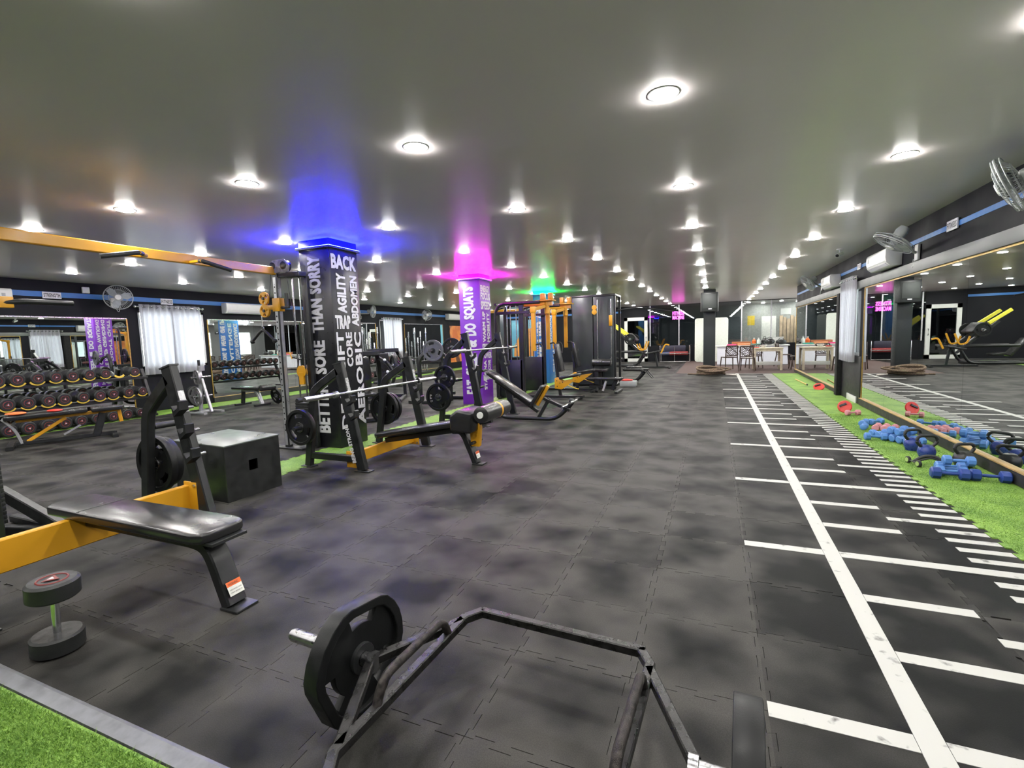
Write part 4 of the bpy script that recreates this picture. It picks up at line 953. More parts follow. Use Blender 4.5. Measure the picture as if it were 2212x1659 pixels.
lever_machine('chest_press_machine', 'black plate-loaded chest press just behind the decline bench uprights', -5.9, 7.0, .9, ((1, .2, 'black plate on the chest press behind the decline bench'), (-1, .2, 'second black plate on the chest press behind the decline bench')), '')
lever_machine('row_machine', 'black plate-loaded row machine between the chest press and the pale curtain', -7.2, 9.3, .5, ((1, .2, 'black plate on the row machine before the pale curtain'),), '')
sm = thing('shoulder_press_machine', 'tall plate-loaded press with plates loaded at chest height', 'exercise machine', (-5.75, 9.3, 0))
for dy in (-.45, .45):
    MB().bar([(-6.2, 9.3+dy, .04), (-5.2, 9.3+dy, .04)], .07, .07).build('base_rail', BLK, sm); MB().bar(fillet([(-5.9, 9.3+dy, .05), (-5.9, 9.3+dy, 1.0), (-5.6, 9.3+dy*.8, 1.25)], .15), .07, .08, (0, 1, 0)).build('post', BLK, sm)
MB().bar([(-5.9, 8.85, .9), (-5.9, 9.75, .9)], .07, .07).build('cross_tube', BLK, sm); MB().bar([(-5.9, 8.85, .04), (-5.9, 9.75, .04)], .07, .07).build('cross_tube', BLK, sm)
MB().bar(fillet([(-5.65, 8.9, 1.2), (-5.42, 8.9, 1.16), (-5.25, 8.9, 1.02)], .1), .05, .06).build('lever_arm', BLK2, sm); MB().bar(fillet([(-5.65, 9.7, 1.2), (-5.42, 9.7, 1.19), (-5.25, 9.7, 1.02)], .1), .05, .06).build('lever_arm', BLK2, sm)
for y, z_ in ((8.72, 1.16), (9.52, 1.19)): MB().cyl((-5.42, y+.18, z_), (-5.46, y-.16, z_), .024, n=14).build('plate_horn', STL, sm)
pad_poly('seat', [(-.2, -.2), (.2, -.2), (.2, .2), (-.2, .2)], (-5.35, 9.3, .46), (1, 0, 0), (0, 1, 0), .06, sm); MB().bar([(-5.4, 9.3, .02), (-5.4, 9.3, .46)], .07, .07, (1, 0, 0)).build('seat_post', BLK, sm); MB().bar([(-5.9, 9.3, .2), (-5.3, 9.3, .2)], .06, .06).build('cross_tube', BLK, sm)
plate('grey three-slot plate loaded on the tall press before the purple column', (-5.44, 8.70, 1.16), (-.2, 1, 0), .225, GPLT, .05, .5, hubm=BLK)
plate('black plate loaded on the tall press beside the purple column', (-5.44, 9.50, 1.19), (-.2, 1, 0), .225, PLT, .05, .2)

# ================================================================== PEC FLY MACHINES
def pec_fly(label, cy, oy2=0):
    t = thing('pec_fly_machine', label, 'exercise machine', (-3.75, cy, 0))
    x0, x1 = -4.52, -3.92
    arch = fillet([(x0, cy-.25, .03), (x0, cy-.25, 2.12), (x1+.45, cy-.25, 2.12)], .25, 8)
    MB().tube(arch, .036, 14).build('arch_tube', BLK, t); MB().tube([p+V((0, .5, 0)) for p in arch], .036, 14).build('arch_tube', BLK, t)
    MB().bar([(x0, cy-.25, 1.92), (x1+.3, cy-.25, 1.92)], .05, .06).build('arch_tie', BLK, t); MB().bar([(x0, cy-.25, 2.12), (x0, cy+.25, 2.12)], .05, .05).build('arch_tie', BLK, t)
    MB().bar([(x1, cy-.2, .03), (x1, cy-.2, 2.1)], .06, .10, (1, 0, 0)).build('mast', BLK, t)
    MB().span((x0+.03, cy-.23, .03), (x1-.0, cy-.21, .88)).build('stack_shroud', mat('shroud_black', (.008, .009, .013), .4), t, bevel=.004)
    for dx in (.22, .30, .44): MB().cyl((x0+dx, cy-.12, .05), (x0+dx, cy-.12, 2.08), .012, n=12).build('guide_rod', CHR, t)
    for k in range(14): MB().box((x0+.30, cy-.10, .10+.05*k), (.30, .12, .045)).build('stack_plate', BLK2, t, smooth=False)
    # yellow head and arms over the seat
    xh = -3.42
    MB().bar([(x1, cy, 2.10), (xh+.15, cy, 2.10)], .07, .10).build('head_beam', YEL, t)
    MB().box((xh, cy, 2.16), (.40, .26, .025)).build('head_plate', YEL, t, bevel=.004)
    for dx in (-.06, .12): MB().box((xh+dx, cy, 2.25), (.09, .14, .14)).build('head_block', YEL, t, bevel=.008)
    MB().cyl((xh+.03, cy, 2.18), (xh+.03, cy, 1.88), .05, n=16).build('pivot_drum', YEL, t)
    for s in (-1, 1):
        y = cy+s*.48
        MB().bar(fillet([(xh, cy+s*.08, 2.04), (xh-.06, cy+s*.30, 1.99), (xh-.12, y, 1.96)], .06), .06, .075).build('swing_arm', YEL, t)
        MB().box((xh-.12, y, 1.95), (.11, .10, .13)).build('arm_knuckle', YEL, t, bevel=.008)
        MB().bar([(xh-.12, y, 1.95), (xh-.12, y, 1.08)], .075, .085, (1, 0, 0)).build('drop_arm', YEL, t)
        MB().tube(fillet([(xh-.12, y, 1.20), (xh+.02, y, 1.24), (xh+.06, y-s*.02, 1.16), (xh+.06, y, .98)], .05), .016, 10).build('hand_grip', RUB, t)
    # seat
    xs = -3.12
    MB().bar([(x1, cy, .05), (xs+.5, cy, .05)], .08, .06).build('base_rail', BLK, t); MB().bar([(xs+.42, cy-.32, .03), (xs+.42, cy+.32, .03)], .07, .05).build('base_foot', BLK, t); MB().bar([(x0+.05, cy-.3, .03), (x0+.05, cy+.3, .03)], .07, .05).build('base_foot', BLK, t)
    MB().bar([(xs, cy, .04), (xs-.12, cy, 1.0)], .06, .06, (0, 1, 0)).build('seat_mast', BLK, t)
    pad_poly('backrest', [(-.14, 0), (.14, 0), (.14, .62), (-.14, .62)], (xs+.0, cy, .60), (0, 1, 0), (-.17, 0, .98), .07, t)
    pad_poly('seat', [(0, -.2), (.42, -.16), (.42, .16), (0, .2)], (xs+.03, cy, .44), (.98, 0, .17), (0, 1, 0), .06, t)
    yb_ = MB().prism([(-.12, -.12), (-.12, .10), (-.05, .13), (.10, .06), (.38, .10), (.16, -.06), (.04, -.14)], (xs+.02, cy-.10, .36), (1, 0, 0), (0, 0, 1), .014).build('seat_bracket', YEL, t, bevel=.004)
    for dx, dz in ((-.07, .05), (.0, .0), (.06, .02), (-.06, -.07)): MB().cyl((xs+.02+dx, cy-.114, .36+dz), (xs+.02+dx, cy-.117, .36+dz), .012, n=10).build('bolt', BLK, yb_)
    MB().tube(fillet([(xs+.15, cy-.10, .33), (xs+.40, cy-.12, .24), (xs+.44, cy-.13, .24)], .02), .011, 8).build('adjust_lever', YEL2, t)
    return t
pec_fly('black and yellow pec fly machine nearest the incline bench', 10.15)
pec_fly('black and yellow pec fly machine beside the cable tower', 11.6)

# ---- tall cable tower
tw = thing('cable_tower', 'tall charcoal cable tower between the pec fly and the leg press', 'cable machine', (-2.8, 13.4, 0))
SH = mat('tower_shroud', (.028, .034, .038), .4, var=.08)
MB().span((-3.55, 12.78, .05), (-3.0, 12.84, 2.38)).build('shroud', SH, tw, bevel=.01); MB().span((-2.98, 12.78, .05), (-2.45, 12.84, 2.38)).build('shroud', SH, tw, bevel=.01)
for x in (-3.56, -2.99, -2.44): MB().bar([(x, 12.88, .02), (x, 12.88, 2.40)], .06, .06, (1, 0, 0)).build('post', BLK, tw); MB().bar([(x, 13.6, .02), (x, 13.6, 2.40)], .06, .06, (1, 0, 0)).build('post', BLK, tw)
MB().span((-3.6, 12.8, 2.38), (-2.4, 13.65, 2.44)).build('top_frame', BLK, tw, bevel=.01); MB().span((-3.6, 12.85, .0), (-2.4, 13.65, .05)).build('base_frame', BLK, tw, bevel=.01)
for dz in (1.93, 2.05): MB().lathe([(.03, 0), (.065, .1), (.055, .5), (.065, .9), (.03, 1)], (-2.95, 12.775, dz+.05), (-2.95, 12.745, dz+.05), 20).build('pulley', YEL, tw)
for x in (-2.86, -2.50): MB().cyl((x, 12.72, .6), (x, 12.72, 2.3), .013, n=10).build('guide_rod', CHR, tw)
MB().span((-2.54, 12.62, 1.6), (-2.46, 12.70, 1.88)).build('carriage', YEL, tw, bevel=.01)
MB().tube(fillet([(-2.44, 13.2, 2.02), (-1.9, 13.3, 2.08), (-1.0, 13.5, 1.93)], .3), .016, 8).build('lat_bar_arm', BLK, tw)
pad_poly('seat', [(-.18, -.3), (.18, -.3), (.18, .2), (-.18, .2)], (-2.7, 12.3, .45), (1, 0, 0), (0, 1, 0), .07, tw); MB().bar([(-2.7, 12.2, .03), (-2.7, 12.2, .46)], .07, .07, (1, 0, 0)).build('seat_post', BLK, tw); MB().bar([(-2.7, 12.0, .04), (-2.7, 12.9, .04)], .07, .06).build('base_rail', BLK, tw)
MB().lathe([(.05, 0), (.1, .03), (.1, .97), (.05, 1)], (-2.95, 12.45, .66), (-2.45, 12.45, .66), 20).build('thigh_roller', VIN, tw); MB().bar([(-2.7, 12.55, .1), (-2.7, 12.47, .62)], .06, .06, (1, 0, 0)).build('roller_post', BLK, tw)
# low bench in front of the tower
lb = thing('low_bench', 'low black bench on a T-shaped base in front of the cable tower', 'bench', (-2.35, 11.5, 0))
pad_poly('seat', [(-.5, -.12), (.35, -.12), (.35, .12), (-.5, .12)], (-2.35, 11.5, .30), (1, 0, 0), (0, 1, 0), .06, lb); MB().bar([(-2.25, 11.5, .06), (-2.15, 11.5, .30)], .07, .09).build('post', BLK, lb)
MB().bar([(-2.8, 11.5, .14), (-2.15, 11.5, .10)], .06, .06).build('spine', BLK, lb); MB().bar([(-2.1, 11.15, .03), (-2.1, 11.85, .03)], .07, .05).build('foot', BLK, lb); MB().bar([(-2.6, 11.35, .03), (-2.6, 11.5, .12)], .06, .05).build('foot', BLK, lb); MB().bar([(-2.45, 11.4, .04), (-2.38, 11.42, .28)], .05, .05, (1, 0, 0)).build('steel_post', SLV, lb)
# ---- 45 degree leg press
lp = thing('leg_press', 'black leg press sled with lime yellow rails before the white door', 'leg press', (-2.3, 14.2, 0))
for dy in (-.33, .33):
    y = 14.2+dy
    MB().tube(fillet([(-3.6, y, .06), (-2.05, y, .06), (-1.75, y, .62), (-3.3, y, .62)], .18, 7), .045, 12).build('floor_tube', BLK, lp)
    MB().bar([(-1.70, y, .40), (-2.75, y, 1.42)], .06, .08).build('sled_rail', BLK, lp); MB().cyl((-1.80, y+.05, .56), (-2.78, y+.05, 1.50), .018, n=10).build('chrome_rail', CHR, lp)
    MB().bar([(-2.5, y+.02, 1.36), (-3.05, y+.02, 1.78)], .08, .10).build('yellow_rail', LIME, lp)
    MB().bar(fillet([(-2.02, y-.05, .95), (-1.95, y-.05, .72), (-1.75, y-.05, .68), (-1.62, y-.05, 1.05)], .08), .05, .05).build('yellow_handle', YEL, lp)
MB().bar([(-1.75, 13.87, .62), (-1.75, 14.53, .62)], .08, .08).build('cross_tube', BLK, lp); MB().bar([(-2.05, 13.87, .06), (-2.05, 14.53, .06)], .08, .08).build('cross_tube', BLK, lp)
MB().box((-2.22, 14.2, 1.22), (.10, .80, .42), Matrix.Rotation(-.75, 3, 'Y')).build('foot_carriage', BLK2, lp, bevel=.02)
pad_poly('backrest', [(-.2, 0), (.2, 0), (.2, .7), (-.2, .7)], (-3.1, 14.2, .3), (0, -1, 0), (-.6, 0, .8), .08, lp)
pad_poly('seat', [(-.2, 0), (.2, 0), (.2, .4), (-.2, .4)], (-3.05, 14.2, .32), (0, -1, 0), (.9, 0, -.1), .08, lp)
for dy in (-.52, .52):
    MB().cyl((-2.28, 14.2+dy*.7, 1.15), (-2.28, 14.2+dy*1.3, 1.15), .025, n=12).build('plate_horn', STL, lp)
lp.location = (-3.25, 20.9, 0)
plate('black plate on the near horn of the leg press sled', (-3.23, 20.38, 1.15), (0, 1, 0), .225, PLT, .06, .2); plate('black plate on the far horn of the leg press sled', (-3.23, 21.42, 1.15), (0, 1, 0), .225, PLT, .06, .2)
lr = thing('low_row_bench', 'long low row bench on a curved floor tube beside the cable tower', 'bench', (-2.4, 13.6, 0))
for y in (13.45, 13.85): MB().tube(fillet([(-2.35, y, .05), (-2.0, y, .05), (-1.72, y, .40), (-2.3, y, .40)], .2, 7), .04, 12).build('floor_tube', BLK, lr)
MB().bar([(-2.35, 13.65, .39), (-1.66, 13.65, .39)], .30, .05).build('slide_rail', BLK, lr); pad_poly('seat', [(-.2, -.17), (.2, -.17), (.2, .17), (-.2, .17)], (-2.05, 13.65, .42), (1, 0, 0), (0, 1, 0), .06, lr); MB().bar([(-2.0, 13.45, .05), (-2.0, 13.85, .05)], .06, .06).build('cross_tube', BLK, lr)
MB().bar([(-1.72, 13.5, .36), (-1.55, 13.5, .16)], .09, .02).build('foot_plate', BLK2, lr); MB().bar([(-1.72, 13.8, .36), (-1.55, 13.8, .16)], .09, .02).build('foot_plate', BLK2, lr)
t = thing('toolbox', 'small grey box with a red cloth on it beside the leg press', 'box', (-2.1, 12.95, 0)); MB().box((-2.1, 12.95, .07), (.42, .26, .14)).build('box_body', GRP, t, bevel=.01); MB().blob((-2.15, 12.95, .16), (.17, .11, .035)).build('cloth', RED, t)
# bench press with barbell beyond the leg press
bb = thing('preacher_bench', 'black arm-curl bench with yellow bracket between the low row bench and the neon sign', 'bench', (-1.5, 16.2, 0))
MB().bar([(-2.3, 16.2, .05), (-1.0, 16.2, .05)], .08, .06).build('base_rail', BLK, bb); MB().bar([(-1.05, 15.9, .03), (-1.05, 16.5, .03)], .07, .05).build('base_foot', BLK, bb); MB().bar([(-1.5, 16.2, .05), (-1.6, 16.2, .62)], .07, .07, (0, 1, 0)).build('post', BLK, bb)
pad_poly('pad', [(-.35, -.2), (.35, -.2), (.35, .2), (-.35, .2)], (-1.6, 16.2, .60), (.97, 0, .2), (0, 1, 0), .07, bb); MB().bar(fillet([(-1.35, 16.0, .6), (-1.2, 16.0, .95), (-1.05, 16.0, .9)], .1), .05, .05).build('yellow_bracket', YEL, bb)
bb.location = (-2.05, 19.6, 0)
# second crossover beam far off
c2b = thing('pull_up_frame', 'yellow pull-up beam on black posts behind the purple column', 'pull-up frame', (-7.5, 16.0, 0))
MB().bar([(-8.4, 16.0, 2.33), (-6.2, 16.0, 2.33)], .08, .10).build('top_beam', YEL, c2b)
for x in (-8.4, -6.2): MB().bar([(x, 16.0, .0), (x, 16.0, 2.36)], .09, .09, (1, 0, 0)).build('post', BLK, c2b); MB().box((x, 16, .01), (.5, .5, .02)).build('foot_plate', BLK2, c2b, smooth=False)
MB().tube(fillet([(-7.3, 15.98, 2.30), (-7.2, 15.8, 2.34), (-6.9, 15.75, 2.42)], .05), .02).build('grip', BLK, c2b)

# ================================================================== DUMBBELL RACKS
def db_rack(name, label, X, side, y0, y1, tiers):
    """tiers: list of (z, x offset of the tier's centre); side = direction the dumbbell ends face"""
    t = thing(name, label, 'rack', (X, (y0+y1)/2, 0))
    for y in (y0, y1):
        MB().bar([(X-side*.20, y, .02), (X+side*.25, y, .02)], .07, .05).build('foot', BLK, t)
        MB().bar([(X+side*.20, y, .02), (X-side*.12, y, tiers[-1][0]+.02)], .06, .09, (1, 0, 0)).build('end_post', BLK, t)
    for z, xo in tiers:
        for k in (-.09, .09):
            kk = k if z > .3 else k*.35; zr = z-.145 if z > .3 else .03
            MB().bar([(X+xo+kk, y0, zr), (X+xo+kk, y1, zr)], .05 if z > .3 else .04, .05 if z > .3 else .03).build('tier_rail', BLK, t)
    return t
RX = -10.93
rk1 = db_rack('dumbbell_rack', 'long three-tier dumbbell rack with yellow saddles along the mirror', RX, 1, 3.75, 6.28, [(.12, .12), (.54, .0), (.945, -.02)])
def saddle(t, x, y, z, r):
    pts = [(x, y+r*1.12*math.sin(a), z-r*1.12*math.cos(a)) for a in [(-.95+1.9*k/6) for k in range(7)]]
    MB().bar(pts, .035, .014, (1, 0, 0)).build('saddle', YEL2, t)
dbs = {}
for r in (.088, .098, .105): dbs[r] = dumbbell_tmpl(r, .095, .075, REDP); dbs[r].location = HID
used = set()
def put_db(r, loc, rot, label, group):
    if r not in used: o = dbs[r]; used.add(r); o.location = loc; o.rotation_euler = rot; o['label'] = label; o['group'] = group; return o
    return dup(dbs[r], loc, rot, label, group)
row1 = [3.98, 4.236, 4.49, 4.75, 4.994, 5.248, 5.51, None, 6.023]; row2 = [4.06, 4.328, 4.594, 4.828, 5.103, 5.369, 5.593, 5.859, 6.113]; row3 = [3.99, 4.24, 4.5, 4.74, 4.98, 5.23, 5.48, 5.732, 5.97]
for i, (row, z, xo, txt) in enumerate(((row1, .945, -.02, 'top'), (row2, .54, 0, 'middle'), (row3, .125, .12, 'bottom'))):
    for k, y in enumerate(row):
        r = (.105, .098, .088)[min(2, k//4)] if i else (.105, .098, .088)[(k // 3) % 3]
        if y is not None:
            put_db(r, (RX+xo+.01, y, z), (random.uniform(0, 2), .06, random.uniform(-.04, .04)), 'round black dumbbell with red end print on the %s tier of the long rack' % txt, 'dumbbells on the %s tier of the long rack' % txt)
        if i < 2: saddle(rk1, RX+xo+.155, y if y else 5.745, z, r)
# second rack facing the wide mirror
rk2 = db_rack('dumbbell_rack', 'two-tier dumbbell rack standing behind the black column facing the wide mirror', -8.95, -1, 9.75, 12.2, [(.46, 0), (.86, .03)])
for z, xo, txt in ((.46, 0, 'lower'), (.86, .03, 'upper')):
    for k in range(10):
        r = (.098, .088)[k % 2]
        put_db(r, (-8.95+xo, 9.87+k*.245, z), (random.uniform(0, 2), -.06, 0), 'round black dumbbell on the %s tier of the rack behind the black column' % txt, 'dumbbells on the %s tier of the rack behind the black column' % txt)

# ---- adjustable bench
ab = thing('adjustable_bench', 'black adjustable bench with yellow frame in front of the long dumbbell rack', 'bench', (-9.25, 4.2, 0))
d = V((.42, .91, 0)).normalized(); sdv = V((d.y, -d.x, 0)); B0 = V((-9.5, 3.52, .47))
pad_poly('backrest', [(0, -.11), (.06, -.14), (.92, -.15), (.92, .15), (.06, .14), (0, .11)], B0, d+V((0, 0, .03)), sdv, .065, ab)
pad_poly('seat', [(.96, -.15), (1.34, -.12), (1.38, 0), (1.34, .12), (.96, .15)], B0+V((0, 0, .02)), d, sdv, .065, ab)
MB().bar([B0+d*.12+V((0, 0, -.08)), B0+d*.98+V((0, 0, -.06))], .06, .05).build('back_frame', YEL, ab); MB().bar([B0+d*.98+V((0, 0, -.065)), B0+d*1.30+V((0, 0, -.05)), B0+d*1.32+V((0, 0, -.25))], .05, .05).build('seat_frame', YEL, ab)
MB().bar([B0+d*.66+V((0, 0, -.10)), B0+d*.22+V((0, 0, -.40))], .06, .045).build('yellow_strut', YEL, ab)
MB().bar([B0+d*.1+V((0, 0, -.42)), B0+d*1.25+V((0, 0, -.42))], .07, .06).build('base_beam', BLK, ab); MB().bar([B0+d*1.0+V((0, 0, -.42)), B0+d*1.1+V((0, 0, -.08))], .09, .10).build('seat_post', BLK, ab)
MB().bar([B0+d*.04+V((0, 0, -.44))+sdv*.3, B0+d*.04+V((0, 0, -.44))-sdv*.3], .08, .05).build('rear_foot', BLK, ab); MB().bar([B0+d*1.22+V((0, 0, -.445))+sdv*.25, B0+d*1.22+V((0, 0, -.445))-sdv*.25], .07, .045).build('front_foot', BLK, ab)
MB().bar(fillet([B0-d*.02+V((0, 0, -.04)), B0+d*.1+V((0, 0, -.2)), B0+d*.16+V((0, 0, -.42))], .08), .08, .03).build('grey_plate', SLV, ab)
MB().bar([B0+d*.62+V((0, 0, -.36)), B0+d*.82+V((0, 0, -.24))], .03, .03).build('adjust_ladder', SLV, ab)
tw_ = thing('towel', 'orange and red cloth lying on the adjustable bench', 'towel', tuple(B0+d*.3))
for c_, k in (((.13, 0), .14), ((.55, .06), .11)):
    mb = MB(); p = B0+d*c_[0]+sdv*c_[1]+V((0, 0, .03)); mb.blob(p, (k, k*.8, .022), 14, 8); o = mb.build('fold', ORG if k > .12 else RED, tw_)

# ---- plate tree
pt = thing('plate_tree', 'silver A-frame plate tree with chrome plates below the curtain', 'plate rack', (-9.95, 6.8, 0))
MB().bar([(-10.05, 6.8, .04), (-9.98, 6.8, 1.0)], .06, .06, (1, 0, 0)).build('post', SLV, pt); MB().bar([(-10.3, 6.62, .02), (-9.65, 6.62, .02)], .07, .04).build('foot', SLV, pt); MB().bar([(-10.3, 7.0, .02), (-9.65, 7.0, .02)], .07, .04).build('foot', SLV, pt); MB().bar([(-10.0, 6.6, .02), (-10.0, 7.02, .02)], .07, .04).build('foot', SLV, pt)
MB().bar([(-9.72, 6.8, .03), (-10.0, 6.8, .9)], .05, .05, (0, 1, 0)).build('leg', SLV, pt); MB().cyl((-9.99, 6.8, .98), (-9.99, 6.8, 1.12), .025).build('top_peg', BLK, pt)
for z_ in (.36, .76): MB().cyl((-9.92, 6.98, z_), (-9.92, 6.55, z_), .024, n=14).build('horn', STL, pt)
CPL = mat('chrome_plate', (.32, .32, .33), .35, .8, var=.15)
plate('chrome three-grip plate on the upper horn of the silver plate tree', (-9.92, 6.68, .76), (.25, 1, 0), .155, CPL, .035, .3, hubm=CHR); plate('chrome three-grip plate on the lower horn of the silver plate tree', (-9.92, 6.66, .36), (.25, 1, 0), .19, CPL, .035, .8, hubm=CHR)
plate('dark plate leaning behind the silver plate tree', (-10.35, 6.9, .33), (.9, .3, .2), .225, PLT, .05, .1)

# ---- utility bench by the wide mirror
ub = thing('utility_bench', 'low black utility bench with curved legs in front of the wide mirror', 'bench', (-9.9, 7.95, 0))
pad_poly('pad', [(-10.45, 7.82), (-9.5, 7.82), (-9.5, 8.08), (-10.45, 8.08)], (0, 0, .37), (1, 0, 0), (0, 1, 0), .06, ub); MB().bar(fillet([(-10.2, 7.95, .35), (-9.75, 7.95, .35), (-9.62, 7.95, .03)], .14), .08, .06).build('front_leg', SLV, ub)
MB().bar([(-10.2, 7.95, .36), (-10.25, 7.95, .03)], .08, .06, (0, 1, 0)).build('rear_leg', BLK, ub); MB().bar([(-10.25, 7.75, .02), (-10.25, 8.15, .02)], .07, .04).build('foot', BLK, ub); MB().bar([(-9.62, 7.75, .02), (-9.62, 8.15, .02)], .07, .04).build('foot', BLK, ub)
MB().lathe([(.03, 0), (.07, .05), (.07, .95), (.03, 1)], (-9.42, 7.75, .42), (-9.42, 8.15, .42), 18).build('foam_roller', VIN, ub); MB().bar([(-9.55, 7.95, .38), (-9.42, 7.95, .42)], .05, .04).build('roller_bar', BLK, ub)
plate('black plate leaning against the leg of the low utility bench', (-9.50, 8.25, .19), (.1, 1, .2), .185, PLT, .045, .2)

# ---- vertical barbell holders on the left wall
for lab, y0 in (('rack of standing barbells left of the pale curtain', 13.3), ('rack of standing barbells right of the pale curtain', 16.45)):
    t = thing('barbell_stand', lab, 'rack', (LW+.3, y0+.45, 0)); MB().box((LW+.3, y0+.45, .05), (.36, 1.1, .10)).build('base_tray', BLK, t, bevel=.008); MB().box((LW+.09, y0+.45, .65), (.05, 1.1, .08)).build('back_rail', BLK, t, bevel=.005)
    for k in range(5):
        h_ = (1.9, 1.5, 1.75, 1.35, 1.9)[k]; x = LW+.3; y = y0+.06+k*.2; m = CHR if k != 3 else RED
        tb = barbell('chrome bar standing upright in the %s' % lab, (x, y, .11), (x, y+.01, h_), .014, .22); tb['group'] = 'bars in the %s' % lab

# ================================================================== RIGHT TURF: KETTLEBELLS AND SMALL DUMBBELLS
def kettlebell(label, c, rot, body, hscale=1.0, r=.078):
    t = thing('kettlebell', label, 'kettlebell', c); c = V(c); c0 = c+V((0, 0, .0))
    MB().lathe([(0, 0), (r*.72, 0), (r*.98, .35), (r, .55), (r*.85, .85), (r*.5, 1.0), (0, 1.02)], c, c+V((0, 0, r*1.75)), 24).build('bell', body, t)
    u = V((math.cos(rot), math.sin(rot), 0)); z0 = r*1.45; w = r*1.12*hscale
    MB().tube(fillet([c+u*r*.55+V((0, 0, z0)), c+u*w+V((0, 0, z0+.055)), c+u*w*.8+V((0, 0, z0+.10*hscale)), c-u*w*.8+V((0, 0, z0+.10*hscale)), c-u*w+V((0, 0, z0+.055)), c-u*r*.55+V((0, 0, z0))], .04, 5), .0155, 12).build('handle', RUB, t)
    return t
KBL = mat('blue_kettlebell', (.02, .04, .20), .3, var=.1)
kettlebell('blue kettlebell with tall black handle beside the stacked small dumbbells', (2.02, 6.52, .003), .5, KBL, 1.15); kettlebell('blue kettlebell with tall black handle next to the ab wheel', (2.03, 6.16, .003), .3, KBL, 1.2)
kettlebell('glossy black kettlebell against the mirror ledge', (2.22, 5.86, .003), .35, BLK, 1.0, .085)
aw = thing('ab_wheel', 'black ab wheel frame with small green-rimmed wheels on the turf', 'ab wheel', (1.93, 5.80, .003))
for p in ((1.835, 5.74), (1.80, 5.90)):
    w = MB().lathe([(.028, 0), (.034, .2), (.034, .8), (.028, 1)], (p[0]-.012, p[1]-.004, .037), (p[0]+.012, p[1]+.004, .037), 20).build('wheel', RUB, aw); MB().lathe([(.022, 0), (.024, .5), (.022, 1)], (p[0]-.014, p[1]-.005, .037), (p[0]+.014, p[1]+.005, .037), 18).build('wheel_rim', mat('lime_rim', (.35, .5, .15), .4), w)
MB().tube([(1.835, 5.74, .037), (1.80, 5.90, .037)], .008, 8).build('axle', BLK, aw); MB().tube(fillet([(1.82, 5.82, .037), (1.90, 5.82, .10), (2.0, 5.80, .10), (2.06, 5.77, .02)], .05), .016, 10).build('frame_tube', RUB, aw); MB().tube(fillet([(1.83, 5.78, .05), (1.95, 5.79, .09), (2.04, 5.78, .06)], .03), .009, 8).build('frame_tube', RUB, aw)
def vdb(r, L2, m):
    t = thing('hand_weight', 'x', 'dumbbell', (0, 0, 0))
    MB().lathe([(.013, 0), (.015, .5), (.013, 1)], (-L2*.5, 0, 0), (L2*.5, 0, 0), 12).build('handle', m, t)
    for s in (-1, 1): MB().lathe([(r*.7, 0), (r, .12), (r, .85), (r*.75, 1), (0, 1.02)], (s*L2*.45, 0, 0), (s*L2, 0, 0), 8).build('head', m, t)
    return t
protos = {}
def put_hw(kind, x, y, z, a, label, group=None, tilt=0):
    spec = {'blue': (.046, .115, BLU), 'small': (.042, .085, BLU), 'navy': (.052, .135, NAVY), 'pink': (.044, .11, PNK)}[kind]
    if kind not in protos: protos[kind] = o = vdb(*spec)
    else: o = dup(protos[kind])
    o.location = (x, y, spec[0]*.96+z+.003); o.rotation_euler = (PI/8, tilt, a); o['label'] = label
    if group: o['group'] = group
    elif 'group' in o: del o['group']
    return o
G1, G2 = 'blue hand weights piled behind the kettlebells', 'light blue hand weights lying side by side nearest the ab wheel'
put_hw('blue', 1.93, 8.0, 0, 1.1, 'light blue hand weight at the far end of the pile, before the pink ones'); put_hw('blue', 2.10, 8.13, 0, .7, 'light blue hand weight behind the pink ones against the mirror ledge')
put_hw('small', 1.865, 7.72, 0, 1.2, 'short light blue hand weight standing clear of the pink ones')
for k in range(3): put_hw('pink', 2.0+.085*k, 7.70-.03*k, 0, 1.15, 'pink hand weight lying among the blue ones', 'pink hand weights in the pile')
for k in range(6): put_hw('blue', 2.13-.0435*k, 6.80+.092*k, 0, .45, 'light blue hand weight piled behind the two blue kettlebells', G1)
for k in range(2): put_hw('blue', 2.08-.0435*k, 6.93+.10*k, .088, .5, 'light blue hand weight piled behind the two blue kettlebells', G1)
put_hw('blue', 2.18, 7.40, 0, .45, 'light blue hand weight piled behind the two blue kettlebells', G1)
put_hw('blue', 1.81, 7.00, 0, .05, 'light blue hand weight sticking out of the pile towards the ruler marks')
for k in range(3): put_hw('blue', 1.99+.03*k, 5.47+.096*k, 0, .04, 'light blue hand weight lying beside the navy ones', G2)
put_hw('blue', 2.06, 5.53, .088, -.05, 'light blue hand weight lying beside the navy ones', G2)
for x in (1.94, 2.215): put_hw('navy', x, 5.36, 0, -.08, 'navy hand weight lying in front of the light blue ones', 'navy hand weights')
put_hw('pink', 2.0, 8.92, 0, .4, 'dusty pink hand weight lying by the red plate')
def red_disc(label, c, ax, r):
    c, ax = V(c), V(ax).normalized(); t = thing('red_disc', label, 'weight plate', tuple(c))
    MB().lathe([(r*.9, 0), (r, .3), (r, .7), (r*.9, 1), (r*.5, .85), (0, .85)], c-ax*.014, c+ax*.014, 28).build('disc', RED, t)
    u, w = frame(ax, V((0, 0, 1))); MB().bar([c-u*r*.7+ax*.02, c+u*r*.2+w*r*.5+ax*.02], .03, .02, ax).build('strap', BLK, t)
red_disc('red plastic disc leaning on the turf by the dusty pink hand weight', (1.95, 9.2, .098), (-.3, -1, .35), .10)
red_disc('red plastic disc lying on the turf before the black panel', (2.17, 12.6, .06), (-.2, -.8, .9), .11)
